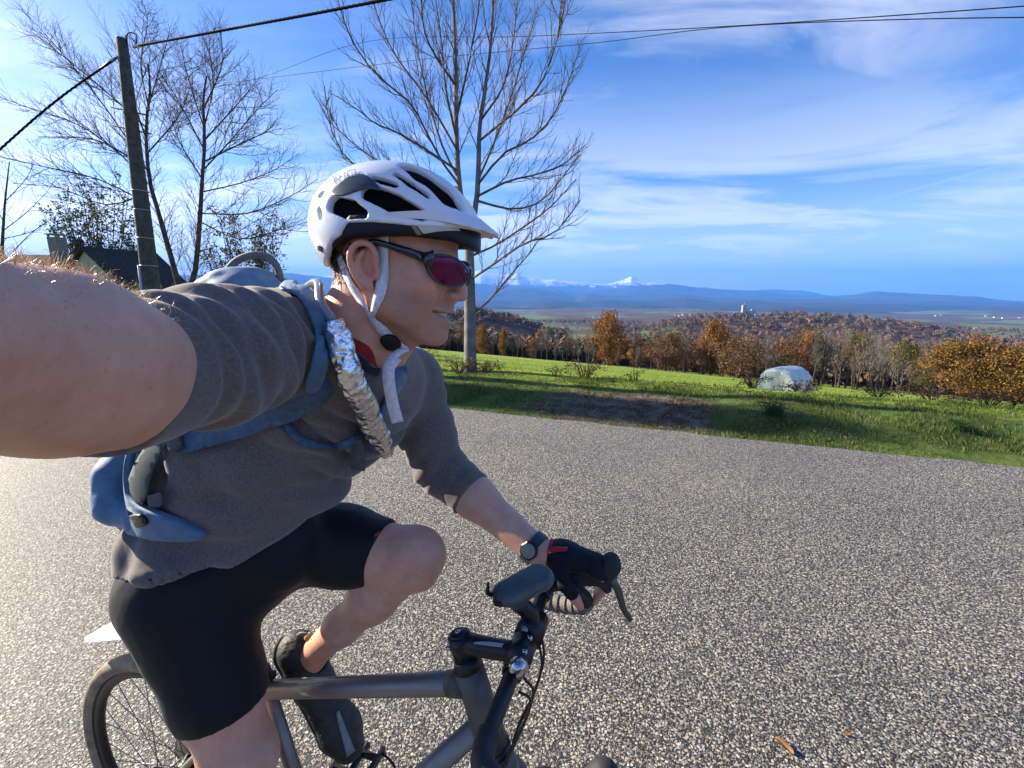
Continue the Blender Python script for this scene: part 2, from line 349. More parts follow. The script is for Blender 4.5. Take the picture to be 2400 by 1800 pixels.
def build_road():
    m, nt, b = new_mat('chip_seal_asphalt'); L = nt.links.new
    def N(t, **kw):
        n = nt.nodes.new(t)
        for k, q in kw.items(): setattr(n, k, q)
        return n
    geo = N('ShaderNodeNewGeometry'); pos = geo.outputs['Position']
    nw = N('ShaderNodeTexNoise'); nw.inputs['Scale'].default_value = 90; nw.inputs['Detail'].default_value = 1; L(pos, nw.inputs[0])
    wv = N('ShaderNodeVectorMath', operation='MULTIPLY_ADD'); L(nw.outputs[1], wv.inputs[0]); wv.inputs[1].default_value = (.011, .011, .011); L(pos, wv.inputs[2])
    def chips(scale, lo, hi):
        v_ = N('ShaderNodeTexVoronoi'); v_.inputs['Scale'].default_value = scale; L(wv.outputs[0], v_.inputs[0])
        mk = N('ShaderNodeMapRange'); mk.interpolation_type = 'SMOOTHSTEP'; mk.inputs[1].default_value = hi; mk.inputs[2].default_value = lo; L(v_.outputs['Distance'], mk.inputs[0])
        sc_ = N('ShaderNodeSeparateColor'); L(v_.outputs['Color'], sc_.inputs[0]); return v_, mk.outputs[0], sc_
    v1, k1, sc = chips(82, .34, .56); v2, k2, s2 = chips(170, .30, .55)
    def stone(v):
        r = N('ShaderNodeValToRGB'); els = r.color_ramp.elements
        for p, c in ((.20, (.090, .085, .076)), (.36, (.232, .220, .188)), (.60, (.390, .368, .312)), (.84, (.525, .490, .405)), (.93, (.42, .305, .175)), (.97, (.65, .62, .53))):
            e = els.new(p); e.color = (*c, 1)
        els[0].color = (.032, .030, .029, 1); els[-1].color = (.63, .60, .51, 1); L(v, r.inputs[0]); return r.outputs[0]
    ma = N('ShaderNodeMix', data_type='RGBA'); L(k2, ma.inputs[0]); ma.inputs[6].default_value = (.024, .022, .021, 1); L(stone(s2.outputs[0]), ma.inputs[7])
    mx = N('ShaderNodeMix', data_type='RGBA'); L(k1, mx.inputs[0]); L(ma.outputs[2], mx.inputs[6]); L(stone(sc.outputs[0]), mx.inputs[7])
    # wear: large soft patches, ochre dust
    n2 = N('ShaderNodeTexNoise'); n2.inputs['Scale'].default_value = .9; n2.inputs['Detail'].default_value = 6; L(pos, n2.inputs[0])
    r2 = N('ShaderNodeValToRGB'); r2.color_ramp.elements[0].position = .3; r2.color_ramp.elements[1].position = .75
    r2.color_ramp.elements[0].color = (.86, .86, .88, 1); r2.color_ramp.elements[1].color = (1.12, 1.10, 1.05, 1); L(n2.outputs[0], r2.inputs[0])
    mp = N('ShaderNodeMapping'); mp.inputs['Rotation'].default_value = (0, 0, RTH); mp.inputs['Scale'].default_value = (.10, .75, 1); L(pos, mp.inputs[0])
    n4 = N('ShaderNodeTexNoise'); n4.inputs['Scale'].default_value = 1.0; n4.inputs['Detail'].default_value = 4; L(mp.outputs[0], n4.inputs[0])
    r4 = N('ShaderNodeMapRange'); r4.inputs[1].default_value = .35; r4.inputs[2].default_value = .65; r4.inputs[3].default_value = .86; r4.inputs[4].default_value = 1.10; L(n4.outputs[0], r4.inputs[0])
    mw = N('ShaderNodeVectorMath', operation='SCALE'); L(mx.outputs[2], mw.inputs[0]); L(r4.outputs[0], mw.inputs['Scale']); 
    m2 = N('ShaderNodeMix', data_type='RGBA', blend_type='MULTIPLY'); m2.inputs[0].default_value = 1; L(mw.outputs[0], m2.inputs[6]); L(r2.outputs[0], m2.inputs[7])
    n3 = N('ShaderNodeTexNoise'); n3.inputs['Scale'].default_value = 2.1; n3.inputs['Detail'].default_value = 8; n3.inputs['Roughness'].default_value = .75; L(pos, n3.inputs[0])
    r3 = N('ShaderNodeMapRange'); r3.inputs[1].default_value = .66; r3.inputs[2].default_value = .78; r3.inputs[4].default_value = .55; L(n3.outputs[0], r3.inputs[0])
    m3 = N('ShaderNodeMix', data_type='RGBA'); L(r3.outputs[0], m3.inputs[0]); L(m2.outputs[2], m3.inputs[6]); m3.inputs[7].default_value = (.22, .17, .10, 1)
    L(m3.outputs[2], b.inputs['Base Color']); b.inputs['Roughness'].default_value = .62; b.inputs['Specular IOR Level'].default_value = .5
    # domed stones standing proud of the binder
    h1 = N('ShaderNodeMath', operation='MULTIPLY_ADD'); L(sc.outputs[1], h1.inputs[0]); h1.inputs[1].default_value = .5; h1.inputs[2].default_value = .7
    h2 = N('ShaderNodeMath', operation='MULTIPLY'); L(k1, h2.inputs[0]); L(h1.outputs[0], h2.inputs[1])
    h3 = N('ShaderNodeMath', operation='MULTIPLY_ADD'); L(k2, h3.inputs[0]); h3.inputs[1].default_value = .45; L(h2.outputs[0], h3.inputs[2])
    bp = N('ShaderNodeBump'); bp.inputs['Strength'].default_value = 1.0; bp.inputs['Distance'].default_value = .0055; L(h3.outputs[0], bp.inputs['Height']); L(bp.outputs[0], b.inputs['Normal'])
    V, F = [], []; al = np.linspace(-70, 70, 561)
    for i, a in enumerate(al):
        e = EDGE + .14 * (fbm(np.array([a * .7]), np.array([3.3]), o=3, seed=8)[0] - .5) + .11 * (fbm(np.array([a * 4.0]), np.array([1.3]), o=3, seed=9)[0] - .5)
        e += .00022 * max(0, -a - 2) ** 2
        for s, z in ((-2.2, -.02), (-2.15, 0), (e, 0), (e + .03, -.05)): V.append(RD * a + RN * s + BZ * z)
    for i in range(len(al) - 1):
        for j in range(3): F.append((4 * i + j, 4 * i + 4 + j, 4 * i + 5 + j, 4 * i + 1 + j))
    mesh_obj('road', V, F, m, smooth=False, kind='structure')
build_road()

# ================================================================== mountains
def range_mesh(name, prof, R0, depth, mat_, seed, spur, az0=-60, az1=62, n=900, rows=26, base=-230, lift=1.0):
    px = np.array([p[0] for p in prof], float); py = np.array([p[1] for p in prof], float)
    az = np.radians(np.linspace(az0, az1, n)); u = 1200 + FPX * np.tan(az) / 1.0
    yv = np.interp(u, px, py)
    # elevation of the skyline there, from the picture's own geometry
    x_ = (u - 1200) / FPX; y_ = -(yv - 900) / FPX
    Yd, Zd = _cp + _sp * y_, -_sp + _cp * y_
    top = CAMH + R0 * np.cos(az) * 0 + R0 * Zd / np.hypot(x_, Yd)
    V = []
    for k in range(rows):
        v = -1 + 2 * k / (rows - 1); d = R0 + depth * v
        X, Y = d * np.sin(az), d * np.cos(az)
        shape = np.clip(1 - abs(v) ** (1.1 if v < 0 else 1.0), 0, 1)
        nz = fbm(X / spur, Y / spur, seed=seed, o=6); rid = 1 - 2 * np.abs(fbm(X / spur * .8, Y / spur * .8, seed=seed + 20, o=5) - .5)
        amp = (top - base)
        h = base + amp * shape * (1 + (rid - .8) * 1.3 * (1 - shape) ** .6 * 1.0 + (nz - .5) * .7 * (1 - shape) ** .5)
        h = h + (fbm(X / spur * 5, Y / spur * 5, seed=seed + 3, o=4) - .5) * amp * .10 * lift
        V.append(np.stack([X, Y, h], -1))
    v = np.concatenate(V); i, j = np.meshgrid(np.arange(rows - 1), np.arange(n - 1), indexing='ij')
    a = (i * n + j).ravel(); f = np.stack([a, a + 1, a + n + 1, a + n], -1)
    return mesh_obj(name, v, f, mat_, smooth=True, kind='structure')
def mountain_mat(name, snow):
    m, nt, b = new_mat(name); L = nt.links.new
    geo = nt.nodes.new('ShaderNodeNewGeometry'); sep = nt.nodes.new('ShaderNodeSeparateXYZ'); L(geo.outputs['Position'], sep.inputs[0])
    n = nt.nodes.new('ShaderNodeTexNoise'); n.inputs['Scale'].default_value = .0034; n.inputs['Detail'].default_value = 8; n.inputs['Roughness'].default_value = .65; L(geo.outputs['Position'], n.inputs[0])
    r = nt.nodes.new('ShaderNodeValToRGB'); els = r.color_ramp.elements
    els[0].position = .36; els[1].position = .66; els[0].color = (.016, .020, .013, 1); els[1].color = (.062, .052, .037, 1)
    L(n.outputs[0], r.inputs[0]); col = r.outputs[0]
    if snow:
        mu = nt.nodes.new('ShaderNodeMath'); mu.operation = 'MULTIPLY_ADD'; L(n.outputs[0], mu.inputs[0]); mu.inputs[1].default_value = 620; L(sep.outputs[2], mu.inputs[2])
        n2 = nt.nodes.new('ShaderNodeTexNoise'); n2.inputs['Scale'].default_value = .014; n2.inputs['Detail'].default_value = 6; n2.inputs['Roughness'].default_value = .7; L(geo.outputs['Position'], n2.inputs[0])
        mv = nt.nodes.new('ShaderNodeMath'); mv.operation = 'MULTIPLY_ADD'; L(n2.outputs[0], mv.inputs[0]); mv.inputs[1].default_value = 660; L(mu.outputs[0], mv.inputs[2])
        mr = nt.nodes.new('ShaderNodeMapRange'); mr.inputs[1].default_value = snow; mr.inputs[2].default_value = snow + 90; L(mv.outputs[0], mr.inputs[0])
        mx = nt.nodes.new('ShaderNodeMix'); mx.data_type = 'RGBA'; L(mr.outputs[0], mx.inputs[0]); L(col, mx.inputs[6]); mx.inputs[7].default_value = (.86, .88, .92, 1); col = mx.outputs[2]
    L(col, b.inputs['Base Color']); b.inputs['Roughness'].default_value = .9; b.inputs['Specular IOR Level'].default_value = .1
    return m
SNOWP = [(-900, 640), (300, 640), (560, 628), (640, 640), (760, 650), (900, 640), (1040, 650), (1090, 640), (1128, 631), (1150, 637), (1172, 642), (1215, 640), (1240, 650), (1268, 655), (1300, 656),
         (1330, 660), (1360, 661), (1400, 664), (1432, 661), (1452, 655), (1472, 648), (1490, 654), (1508, 660), (1540, 664), (1600, 669), (1660, 677), (1740, 681), (1774, 677), (1800, 675), (1830, 679), (1860, 680), (1890, 686), (2000, 700), (2600, 715)]
BLUEP = [(-900, 660), (400, 640), (600, 634), (700, 640), (900, 662), (1040, 656), (1120, 662), (1200, 668), (1290, 674), (1330, 684), (1380, 684), (1440, 676), (1500, 667), (1560, 663), (1600, 667), (1622, 672), (1640, 669), (1680, 674),
         (1740, 678), (1800, 684), (1860, 690), (1930, 692), (1985, 690), (2030, 682), (2070, 684), (2110, 687), (2200, 692), (2270, 694), (2320, 702), (2400, 708), (2700, 712)]
FOOTP = [(-900, 690), (600, 680), (1000, 700), (1060, 692), (1140, 684), (1210, 676), (1260, 676), (1300, 684), (1345, 694), (1370, 686), (1420, 690), (1500, 692), (1580, 686), (1640, 694), (1760, 698), (1900, 700), (2100, 704), (2600, 716)]
MIDP = [(-900, 705), (900, 708), (1040, 712), (1130, 704), (1200, 708), (1290, 699), (1360, 707), (1440, 700), (1520, 706), (1600, 698), (1680, 705), (1760, 701), (1830, 708), (1920, 707), (2020, 712), (2150, 716), (2600, 722)]
LOWP = [(-900, 716), (900, 720), (1020, 722), (1120, 714), (1220, 721), (1310, 713), (1400, 720), (1500, 714), (1590, 722), (1680, 716), (1760, 722), (1850, 717), (1950, 724), (2050, 730), (2150, 738), (2600, 760)]
range_mesh('wooded_hills', MIDP, 6000, 1150, mountain_mat('hill_wood', 0), 61, 1100, lift=.9)
range_mesh('wooded_ridge', LOWP, 4000, 700, mountain_mat('ridge_wood', 0), 67, 700, lift=.9)
range_mesh('snow_mountains', SNOWP, 15500, 3400, mountain_mat('snowy_rock', 900), 31, 2800, lift=1.6)
range_mesh('blue_mountains', BLUEP, 11600, 2400, mountain_mat('mountain_forest', 0), 41, 2400, lift=.9)
range_mesh('foothills', FOOTP, 8600, 1700, mountain_mat('foothill_forest', 0), 51, 1700, lift=.8)

def build_haze():
    m = bpy.data.materials.new('haze'); m.use_nodes = True; nt = m.node_tree; nt.nodes.clear()
    o = nt.nodes.new('ShaderNodeOutputMaterial'); v = nt.nodes.new('ShaderNodeVolumePrincipled')
    v.inputs['Color'].default_value = (.11, .36, 1.0, 1); v.inputs['Density'].default_value = 1.0e-4; v.inputs['Anisotropy'].default_value = 0.0
    nt.links.new(v.outputs[0], o.inputs['Volume'])
    m.cycles.homogeneous_volume = True
    mb = MB().box((0, 0, 350), (21000, 0, 0), (0, 21000, 0), (0, 0, 720))
    mb.build('haze', m, smooth=False, kind='stuff', label='thin blue haze hanging over the far hills')
build_haze()
# ================================================================== soft solids: distance fields meshed by surface nets
class Field:
    def __init__(s, lo, hi, h, fine=()):                         # fine: (axis, lo, hi, step)
        s.ax = []
        for k in range(3):
            segs = sorted([(a, b, st) for (ax, a, b, st) in fine if ax == k]); pts = []; c = lo[k]
            for a, b, st in segs:
                if a > c: pts.append(np.arange(c, a, h))
                pts.append(np.arange(max(a, c), b, st)); c = b
            if c < hi[k]: pts.append(np.arange(c, hi[k] + h, h))
            s.ax.append(np.concatenate(pts).astype(np.float32))
        s.F = np.full([len(a) for a in s.ax], .25, np.float32)
    def sub(s, lo, hi):
        sl = []
        for k in range(3):
            i0 = max(0, np.searchsorted(s.ax[k], lo[k]) - 1); i1 = min(len(s.ax[k]), np.searchsorted(s.ax[k], hi[k]) + 1)
            sl.append(slice(i0, max(i1, i0)))
        P = np.stack(np.meshgrid(*[s.ax[k][sl[k]] for k in range(3)], indexing='ij'), -1) if all(q.stop > q.start for q in sl) else None
        return tuple(sl), P
    def _u(s, sl, d, k):
        f = s.F[sl]
        if k <= 0: s.F[sl] = np.minimum(f, d)
        else:
            h = np.clip(.5 + .5 * (d - f) / k, 0, 1); s.F[sl] = (d + (f - d) * h - k * h * (1 - h)).astype(np.float32)
    def _s(s, sl, d, k):
        f = s.F[sl]; d = -d
        if k <= 0: s.F[sl] = np.maximum(f, d)
        else:
            h = np.clip(.5 - .5 * (d - f) / k, 0, 1); s.F[sl] = (d + (f - d) * h + k * h * (1 - h)).astype(np.float32)
    def cone(s, a, b, ra, rb, k=.02, sub=False, flat=None):      # flat: (axis, factor) squeezes the section along an axis
        a, b = np.asarray(a, float), np.asarray(b, float); m = max(ra, rb) * (max(1, flat[1]) if flat else 1) + k + .02
        sl, P = s.sub(np.minimum(a, b) - m, np.maximum(a, b) + m)
        if P is None: return s
        ab = b - a; t = np.clip(((P - a) @ ab) / (ab @ ab + 1e-12), 0, 1)[..., None]; v = P - a - t * ab
        if flat: w = nrm(flat[0]); v = v + w * ((v @ w) * (1 / flat[1] - 1))[..., None]
        d = np.sqrt((v * v).sum(-1)) - (ra + (rb - ra) * t[..., 0])
        (s._s if sub else s._u)(sl, d, k); return s
    def chain(s, pts, rad, k=.02, flat=None):
        for i in range(len(pts) - 1): s.cone(pts[i], pts[i + 1], rad[i], rad[i + 1], k, flat=flat)
        return s
    def ell(s, c, r, k=.02, M=None, sub=False):                  # M: columns are the axes
        c = np.asarray(c, float); r = np.asarray(r, float); M = np.eye(3) if M is None else np.asarray(M, float)
        m = r.max() + k + .02; sl, P = s.sub(c - m, c + m)
        if P is None: return s
        q = (P - c) @ M; k0 = np.sqrt(((q / r) ** 2).sum(-1)); k1 = np.sqrt(((q / r ** 2) ** 2).sum(-1)) + 1e-9
        (s._s if sub else s._u)(sl, k0 * (k0 - 1) / k1, k); return s
    def cut(s, o, n, k=0):                                       # removes what lies on the side the normal points to
        o, n = np.asarray(o, float), nrm(n)
        d = (s.ax[0][:, None, None] - o[0]) * n[0] + (s.ax[1][None, :, None] - o[1]) * n[1] + (s.ax[2][None, None, :] - o[2]) * n[2]
        s.F = np.maximum(s.F, d).astype(np.float32); return s
    def cut_near(s, o, n, c, rad):                               # plane cut that only acts inside a ball
        sl, P = s.sub(np.asarray(c) - rad, np.asarray(c) + rad); d = (P - o) @ nrm(n); ins = np.linalg.norm(P - c, axis=-1) < rad
        s.F[sl] = np.where(ins, np.maximum(s.F[sl], d), s.F[sl]).astype(np.float32); return s
    def mesh(s, smooth=2):
        sg = s.F < 0; c = np.zeros([n - 1 for n in sg.shape], np.uint8)
        for dx in (0, 1):
            for dy in (0, 1):
                for dz in (0, 1): c += sg[dx:sg.shape[0] - 1 + dx, dy:sg.shape[1] - 1 + dy, dz:sg.shape[2] - 1 + dz]
        act = np.argwhere((c > 0) & (c < 8)); idm = np.full(c.shape, -1, np.int32); idm[tuple(act.T)] = np.arange(len(act))
        I = act; acc = np.zeros((len(I), 3)); cnt = np.zeros(len(I)); X = [s.ax[k].astype(float) for k in range(3)]
        cor = [(a, b, d) for a in (0, 1) for b in (0, 1) for d in (0, 1)]
        for p in cor:
            for k in range(3):
                if p[k]: continue
                q = list(p); q[k] = 1
                f0 = s.F[I[:, 0] + p[0], I[:, 1] + p[1], I[:, 2] + p[2]]; f1 = s.F[I[:, 0] + q[0], I[:, 1] + q[1], I[:, 2] + q[2]]
                mk = (f0 < 0) != (f1 < 0); t = np.where(mk, f0 / (f0 - f1 + 1e-12), 0)
                pos = np.stack([X[j][I[:, j] + p[j]] for j in range(3)], -1); pos[:, k] += t * (X[k][I[:, k] + 1] - X[k][I[:, k]])
                acc[mk] += pos[mk]; cnt[mk] += 1
        V = acc / cnt[:, None]; faces = []
        for k in range(3):
            a, b = [(1, 2), (2, 0), (0, 1)][k]
            sl0 = [slice(1, -1)] * 3; sl1 = [slice(1, -1)] * 3; sl0[k] = slice(0, -1); sl1[k] = slice(1, None)
            s0, s1 = sg[tuple(sl0)], sg[tuple(sl1)]; e = np.argwhere(s0 != s1)
            inside = s0[tuple(e.T)]; off = np.ones(3, int); off[k] = 0; e = e + off
            def cell(da, db):
                q = e.copy(); q[:, a] += da; q[:, b] += db; return idm[q[:, 0], q[:, 1], q[:, 2]]
            quad = np.stack([cell(-1, -1), cell(0, -1), cell(0, 0), cell(-1, 0)], -1)
            quad[~inside] = quad[~inside][:, ::-1]; faces.append(quad)
        Fq = np.concatenate(faces); Fq = Fq[(Fq >= 0).all(1)]
        for _ in range(smooth): V = lap(V, Fq, .5)
        return V, Fq
def vnormals(V, Fq):
    a, b, c, d = (V[Fq[:, i]] for i in range(4)); n = np.cross(c - a, d - b); N_ = np.zeros_like(V)
    for k in range(3): N_[:, k] = sum(np.bincount(Fq[:, i], n[:, k], len(V)) for i in range(4))
    return N_ / (np.linalg.norm(N_, axis=1, keepdims=True) + 1e-12)
def shrink(V, Fq, fn, m=1):                                      # moves the surface in by fn(points)
    V = V - vnormals(V, Fq) * fn(V)[:, None]
    for _ in range(m): V = lap(V, Fq, .35)
    return V
def lap(V, Fq, w):
    ed = np.concatenate([Fq[:, [i, (i + 1) % Fq.shape[1]]] for i in range(Fq.shape[1])])
    n = len(V); acc = np.zeros_like(V); cnt = np.bincount(np.concatenate([ed[:, 0], ed[:, 1]]), minlength=n)
    for k in range(3): acc[:, k] = np.bincount(ed[:, 0], V[ed[:, 1], k], n) + np.bincount(ed[:, 1], V[ed[:, 0], k], n)
    return V + w * (acc / np.maximum(cnt, 1)[:, None] - V)
from mathutils.bvhtree import BVHTree
class Hit:                                                       # lines of sight and nearest points on built surfaces
    def __init__(s, *VF):
        v, f, n = [], [], 0
        for V, F_ in VF:
            v += [tuple(map(float, q)) for q in V]; f += [tuple(int(i) + n for i in q) for q in F_]; n = len(v)
        s.b = BVHTree.FromPolygons(v, f)
    def px(s, px, py, off=0.0, default_t=None):
        d = Vector(ray(px, py)); L = d.length; loc, nor, i, dist = s.b.ray_cast(Vector((0, 0, CAMH)), d / L)
        if loc is None:
            p = U(px, py, default_t); return s.near(p, off)
        if nor.dot(d) > 0: nor = -nor
        return np.array(loc + nor * off), np.array(nor)
    def near(s, p, off=0.0):
        loc, nor, i, dist = s.b.find_nearest(Vector(p)); return np.array(loc + nor * off), np.array(nor)
    def line(s, pts, off=.003, n=24, default_t=.8):
        q = spline(pts, n); o = [s.px(x, y, off, default_t) for x, y in q]
        P_ = np.array([a for a, _ in o]); N_ = np.array([b for _, b in o])
        return P_, N_
def proj(p):
    p = np.asarray(p, float) - [0, 0, CAMH]; t = p[..., 1] * _cp - p[..., 2] * _sp
    return np.stack([1200 + FPX * p[..., 0] / t, 900 - FPX * (p[..., 1] * _sp + p[..., 2] * _cp) / t, t], -1)
# ================================================================== bicycle
def build_bike():
    ti = mat('brushed_titanium', (.24, .215, .19), .42, .6, noise=.12, nscale=9, bump=.15, bscale=400)
    dark = mat('dark_olive_paint', (.060, .066, .062), .42, .1, noise=.2, nscale=14)
    black = mat('black_anodised', (.010, .010, .012), .38, .2)
    rubber = mat('black_rubber', (.014, .014, .015), .72, bump=.2, bscale=300)
    tape = mat('dusty_bar_tape', (.016, .016, .019), .60, noise=.5, nscale=30, bump=.3, bscale=500)
    chrome = mat('chrome', (.45, .46, .48), .16, 1.0)
    steel = mat('spoke_steel', (.20, .20, .20), .35, .9)
    tan = mat('muddy_sidewall', (.23, .185, .125), .8, noise=.35, nscale=26, bump=.3, bscale=150)
    white = mat('white_plastic', (.74, .75, .76), .35, noise=.08, nscale=12, spec=.5)
    grit = mat('dull_chain_steel', (.09, .085, .08), .45, .8, noise=.4, nscale=120)
    fork_m = mat('dusty_fork_carbon', (.075, .072, .062), .42, noise=.25, nscale=18)
    ctr = mat('worn_grey_tape', (.16, .145, .125), .7, noise=.3, nscale=60, bump=.3, bscale=400)
    bk = empty('bicycle', B(-.6, 0, 0), 'grey titanium drop-bar bicycle the man in the helmet is riding', 'bicycle')
    def tube(name, pts, rad, m, par=None, sides=20, **k): return MB().tube([B(*p) for p in pts], rad, sides, **k).build(name, m, par or bk)
    HUB, BBk = (-1.12, 0, .345), (-.665, 0, .275)
    ST, HTt, HTb = (-.788, 0, .752), (-.288, 0, .915), (-.243, 0, .762)
    top = tube('top_tube', [(-.775, 0, .712), (-.60, 0, .772), (-.40, 0, .840), (-.30, 0, .876)], [.0195, .0195, .0205, .0215], ti)
    tube('top_tube_sleeve', [(-.325, 0, .8665), (-.290, 0, .879)], [.0232, .0245], dark, top)
    tube('seat_tube', [BBk, ST], .0165, ti)
    tube('down_tube', [(-.262, 0, .800), BBk], [.021, .021], ti)
    ht = tube('head_tube', [HTt, (-.27, 0, .855), HTb], [.027, .0275, .030], fork_m)
    tube('headset_cap', [(-.2935, 0, .934), (-.288, 0, .915)], [.021, .0275], black, ht)
    tube('headset_cup', [HTb, (-.2395, 0, .750)], [.032, .032], black, ht)
    for s in (-1, 1):
        tube('chain_stay', [(-.69, s * .03, .275), (-.90, s * .055, .30), (HUB[0], s * .066, HUB[2])], [.011, .009, .008], ti)
        tube('seat_stay', [(-.779, s * .018, .715), (-.95, s * .055, .53), (HUB[0], s * .066, HUB[2])], [.009, .008, .0075], ti)
    fk = tube('fork_crown', [(-.2395, 0, .750), (-.228, 0, .722), (-.218, 0, .690)], [.0275, .033, .030], fork_m)
    for s in (-1, 1): tube('fork_leg', [(-.226, s * .018, .72), (-.205, s * .045, .66), (-.16, s * .052, .52), (-.058, s * .053, .345)], [.017, .017, .014, .010], fork_m, fk)
    # seat post, clamp, saddle
    sp = tube('seat_post', [ST, (-.842, 0, .93)], .0136, black)
    cl = tube('seat_clamp', [(-.784, 0, .736), (-.790, 0, .760)], [.0205, .0205], black)
    MB().box(B(-.765, 0, .752), BD * .012, BN * .010, BZ * .007).build('clamp_bolt', black, cl, bevel=.002)
    sad = Field(B(-.75, 0, .95) - .30, B(-.75, 0, .95) + .30, .006)
    for s in (-1, 1): sad.cone(B(-1.0, s * .045, .945), B(-.90, s * .03, .945), .028, .026, .02)
    sad.cone(B(-.93, 0, .945), B(-.79, 0, .935), .026, .018, .02); sad.cut(B(0, 0, .922), -BZ)
    v, f = sad.mesh(2); mesh_obj('saddle', v, f, rubber, bk)
    # wheels
    def wheel(a, z, par_name, steer=0.0):
        c = B(a, 0, z); ax = BN * math.cos(steer) + BD * math.sin(steer)
        w = bpy.data.objects.new(par_name, None); COL.objects.link(w); w.location = tuple(c); w.parent = bk
        w.matrix_parent_inverse = Matrix.Translation(-Vector(bk.location))
        def add(mb, name, m, par=w, **k): return mb.build(name, m, par, **k)
        add(MB().ring(c, ax, .3235, .0215, 72, 14), 'tyre', tan)
        tr = MB()
        for off, r_ in ((-.0105, .0058), (-.004, .0062), (.004, .0062), (.0105, .0058)):
            tr.ring(c + ax * off, ax, .3395 - abs(off) * .45, .0042, 96, 6)
        add(tr, 'tread', mat('dusty_tread', (.060, .055, .046), .85, noise=.4, nscale=60))
        rm = MB(); u = nrm(np.cross(ax, [0, 0, 1])); vv = np.cross(ax, u); n = 72
        prof = [(.306, -.0125), (.306, .0125), (.286, .0085), (.281, 0), (.286, -.0085)]; V = []; F = []
        for i in range(n):
            t = 2 * math.pi * i / n; d = math.cos(t) * u + math.sin(t) * vv
            for r_, o_ in prof: V.append(c + d * r_ + ax * o_)
        for i in range(n):
            for j in range(5): F.append((i * 5 + j, i * 5 + (j + 1) % 5, ((i + 1) % n) * 5 + (j + 1) % 5, ((i + 1) % n) * 5 + j))
        rm.add(V, F); add(rm, 'rim', black)
        for i in range(28):
            s = 1 if i % 2 else -1; t0 = 2 * math.pi * i / 28; t1 = t0 + (1 if (i // 2) % 2 else -1) * R(62)
            p0 = c + (math.cos(t0) * u + math.sin(t0) * vv) * .284; p1 = c + (math.cos(t1) * u + math.sin(t1) * vv) * .024 + ax * s * .030
            MB().tube([p0, p1], .0011, 5).build('spoke', steel, w)
        hb = MB().tube([c - ax * .055, c - ax * .031, c - ax * .03, c - ax * .012, c + ax * .012, c + ax * .03, c + ax * .031, c + ax * .055], [.009, .009, .027, .015, .015, .027, .009, .009], 20)
        add(hb, 'hub', black); MB().disc(c + ax * .041, ax, .07, .0018, 36).build('brake_rotor', steel, w)
        return w, c, ax
    rw, rc, rax = wheel(-1.12, .345, 'rear_wheel')
    for i in range(9):
        MB().disc(rc - rax * (.034 + .0042 * i), rax, .058 - .0042 * i, .002, 30).build('sprocket', grit, rw, smooth=False)
    wheel(-.055, .345, 'front_wheel', .0)
    # cranks, chainring, pedals
    bb = MB().tube([B(-.665, -.075, .275), B(-.665, .075, .275)], .021, 20).build('bottom_bracket', black, bk)
    cr = MB().ring(B(-.665, -.047, .275), BN, .082, .004, 60, 6); n = 40
    for i in range(n):
        t = 2 * math.pi * i / n; cr.box(B(-.665 + .088 * math.cos(t), -.047, .275 + .088 * math.sin(t)), (BD * math.cos(t) + BZ * math.sin(t)) * .004, BN * .0011, (-BD * math.sin(t) + BZ * math.cos(t)) * .0025)
    for i in range(5):
        t = 2 * math.pi * i / 5; cr.tube([B(-.665, -.05, .275), B(-.665 + .08 * math.cos(t), -.047, .275 + .08 * math.sin(t))], .006, 8)
    cr.build('chainring', black, bk)
    LP, RP = (-.640, .105, .445), (-.69, -.105, .107)
    tube('crank_arm', [(-.665, .066, .275), (-.641, .078, .443)], [.014, .011], black, flat=.6)
    tube('crank_arm', [(-.665, -.066, .275), (-.689, -.078, .109)], [.014, .011], black, flat=.6)
    for (a, q, z), s in ((LP, 1), (RP, -1)):
        pd = MB(); pd.box(B(a, q + s * .02, z), BD * .045, BN * .004, BZ * .010); pd.box(B(a, q - s * .03, z), BD * .045, BN * .004, BZ * .010)
        pd.box(B(a + .045, q, z), BD * .005, BN * .046, BZ * .010); pd.box(B(a - .045, q, z), BD * .005, BN * .046, BZ * .010)
        pd.tube([B(a, q - s * .05, z), B(a, q + s * .045, z)], .008, 10)
        po = pd.build('pedal', black, bk, smooth=False, bevel=.0015)
        pts = spline([B(a + .05, q - .035, z), B(a + .085, q - .03, z - .02), B(a + .095, q, z - .028), B(a + .085, q + .03, z - .02), B(a + .05, q + .035, z)], 16)
        MB().tube(pts, .003, 6).build('toe_clip', black, po)
    ch = MB()
    for z0, z1 in ((.361, .389), (.189, .302)):
        p = np.linspace(B(-.665, -.047, z0), B(-1.12, -.05, z1), 60)
        ch.tube(p, .0036, 6)
    ch.build('chain', grit, bk, smooth=False)
    tube('derailleur', [(-1.11, -.06, .30), (-1.10, -.062, .25), (-1.12, -.055, .20)], [.016, .012, .014], black, sides=10, flat=.5)
    # stem, bar, tape, hoods, levers
    stm = tube('stem', [(-.300, 0, .960), (-.262, 0, .963), (-.215, 0, .967), (-.190, 0, .970)], [.021, .0175, .0170, .0205], black)
    tube('steerer_clamp', [(-.2935, 0, .934), (-.3055, 0, .975)], [.0205, .0205], black, stm)
    tube('top_cap', [(-.3055, 0, .975), (-.3068, 0, .980)], [.018, .014], black, stm)
    tube('cap_bolt', [(-.3068, 0, .980), (-.3075, 0, .9825)], [.005, .005], chrome, stm)
    tube('spacer', [(-.2925, 0, .925), (-.2942, 0, .932)], [.0215, .0215], ti, stm)
    MB().tube([B(-.19, -.024, .97), B(-.19, .024, .97)], .0228, 24).build('face_plate', black, stm)
    for q in (-.016, .016):
        for z in (.952, .989): tube('clamp_bolt', [(-.1735, q, z), (-.182, q, z)], [.0042, .0042], chrome, stm, sides=10)
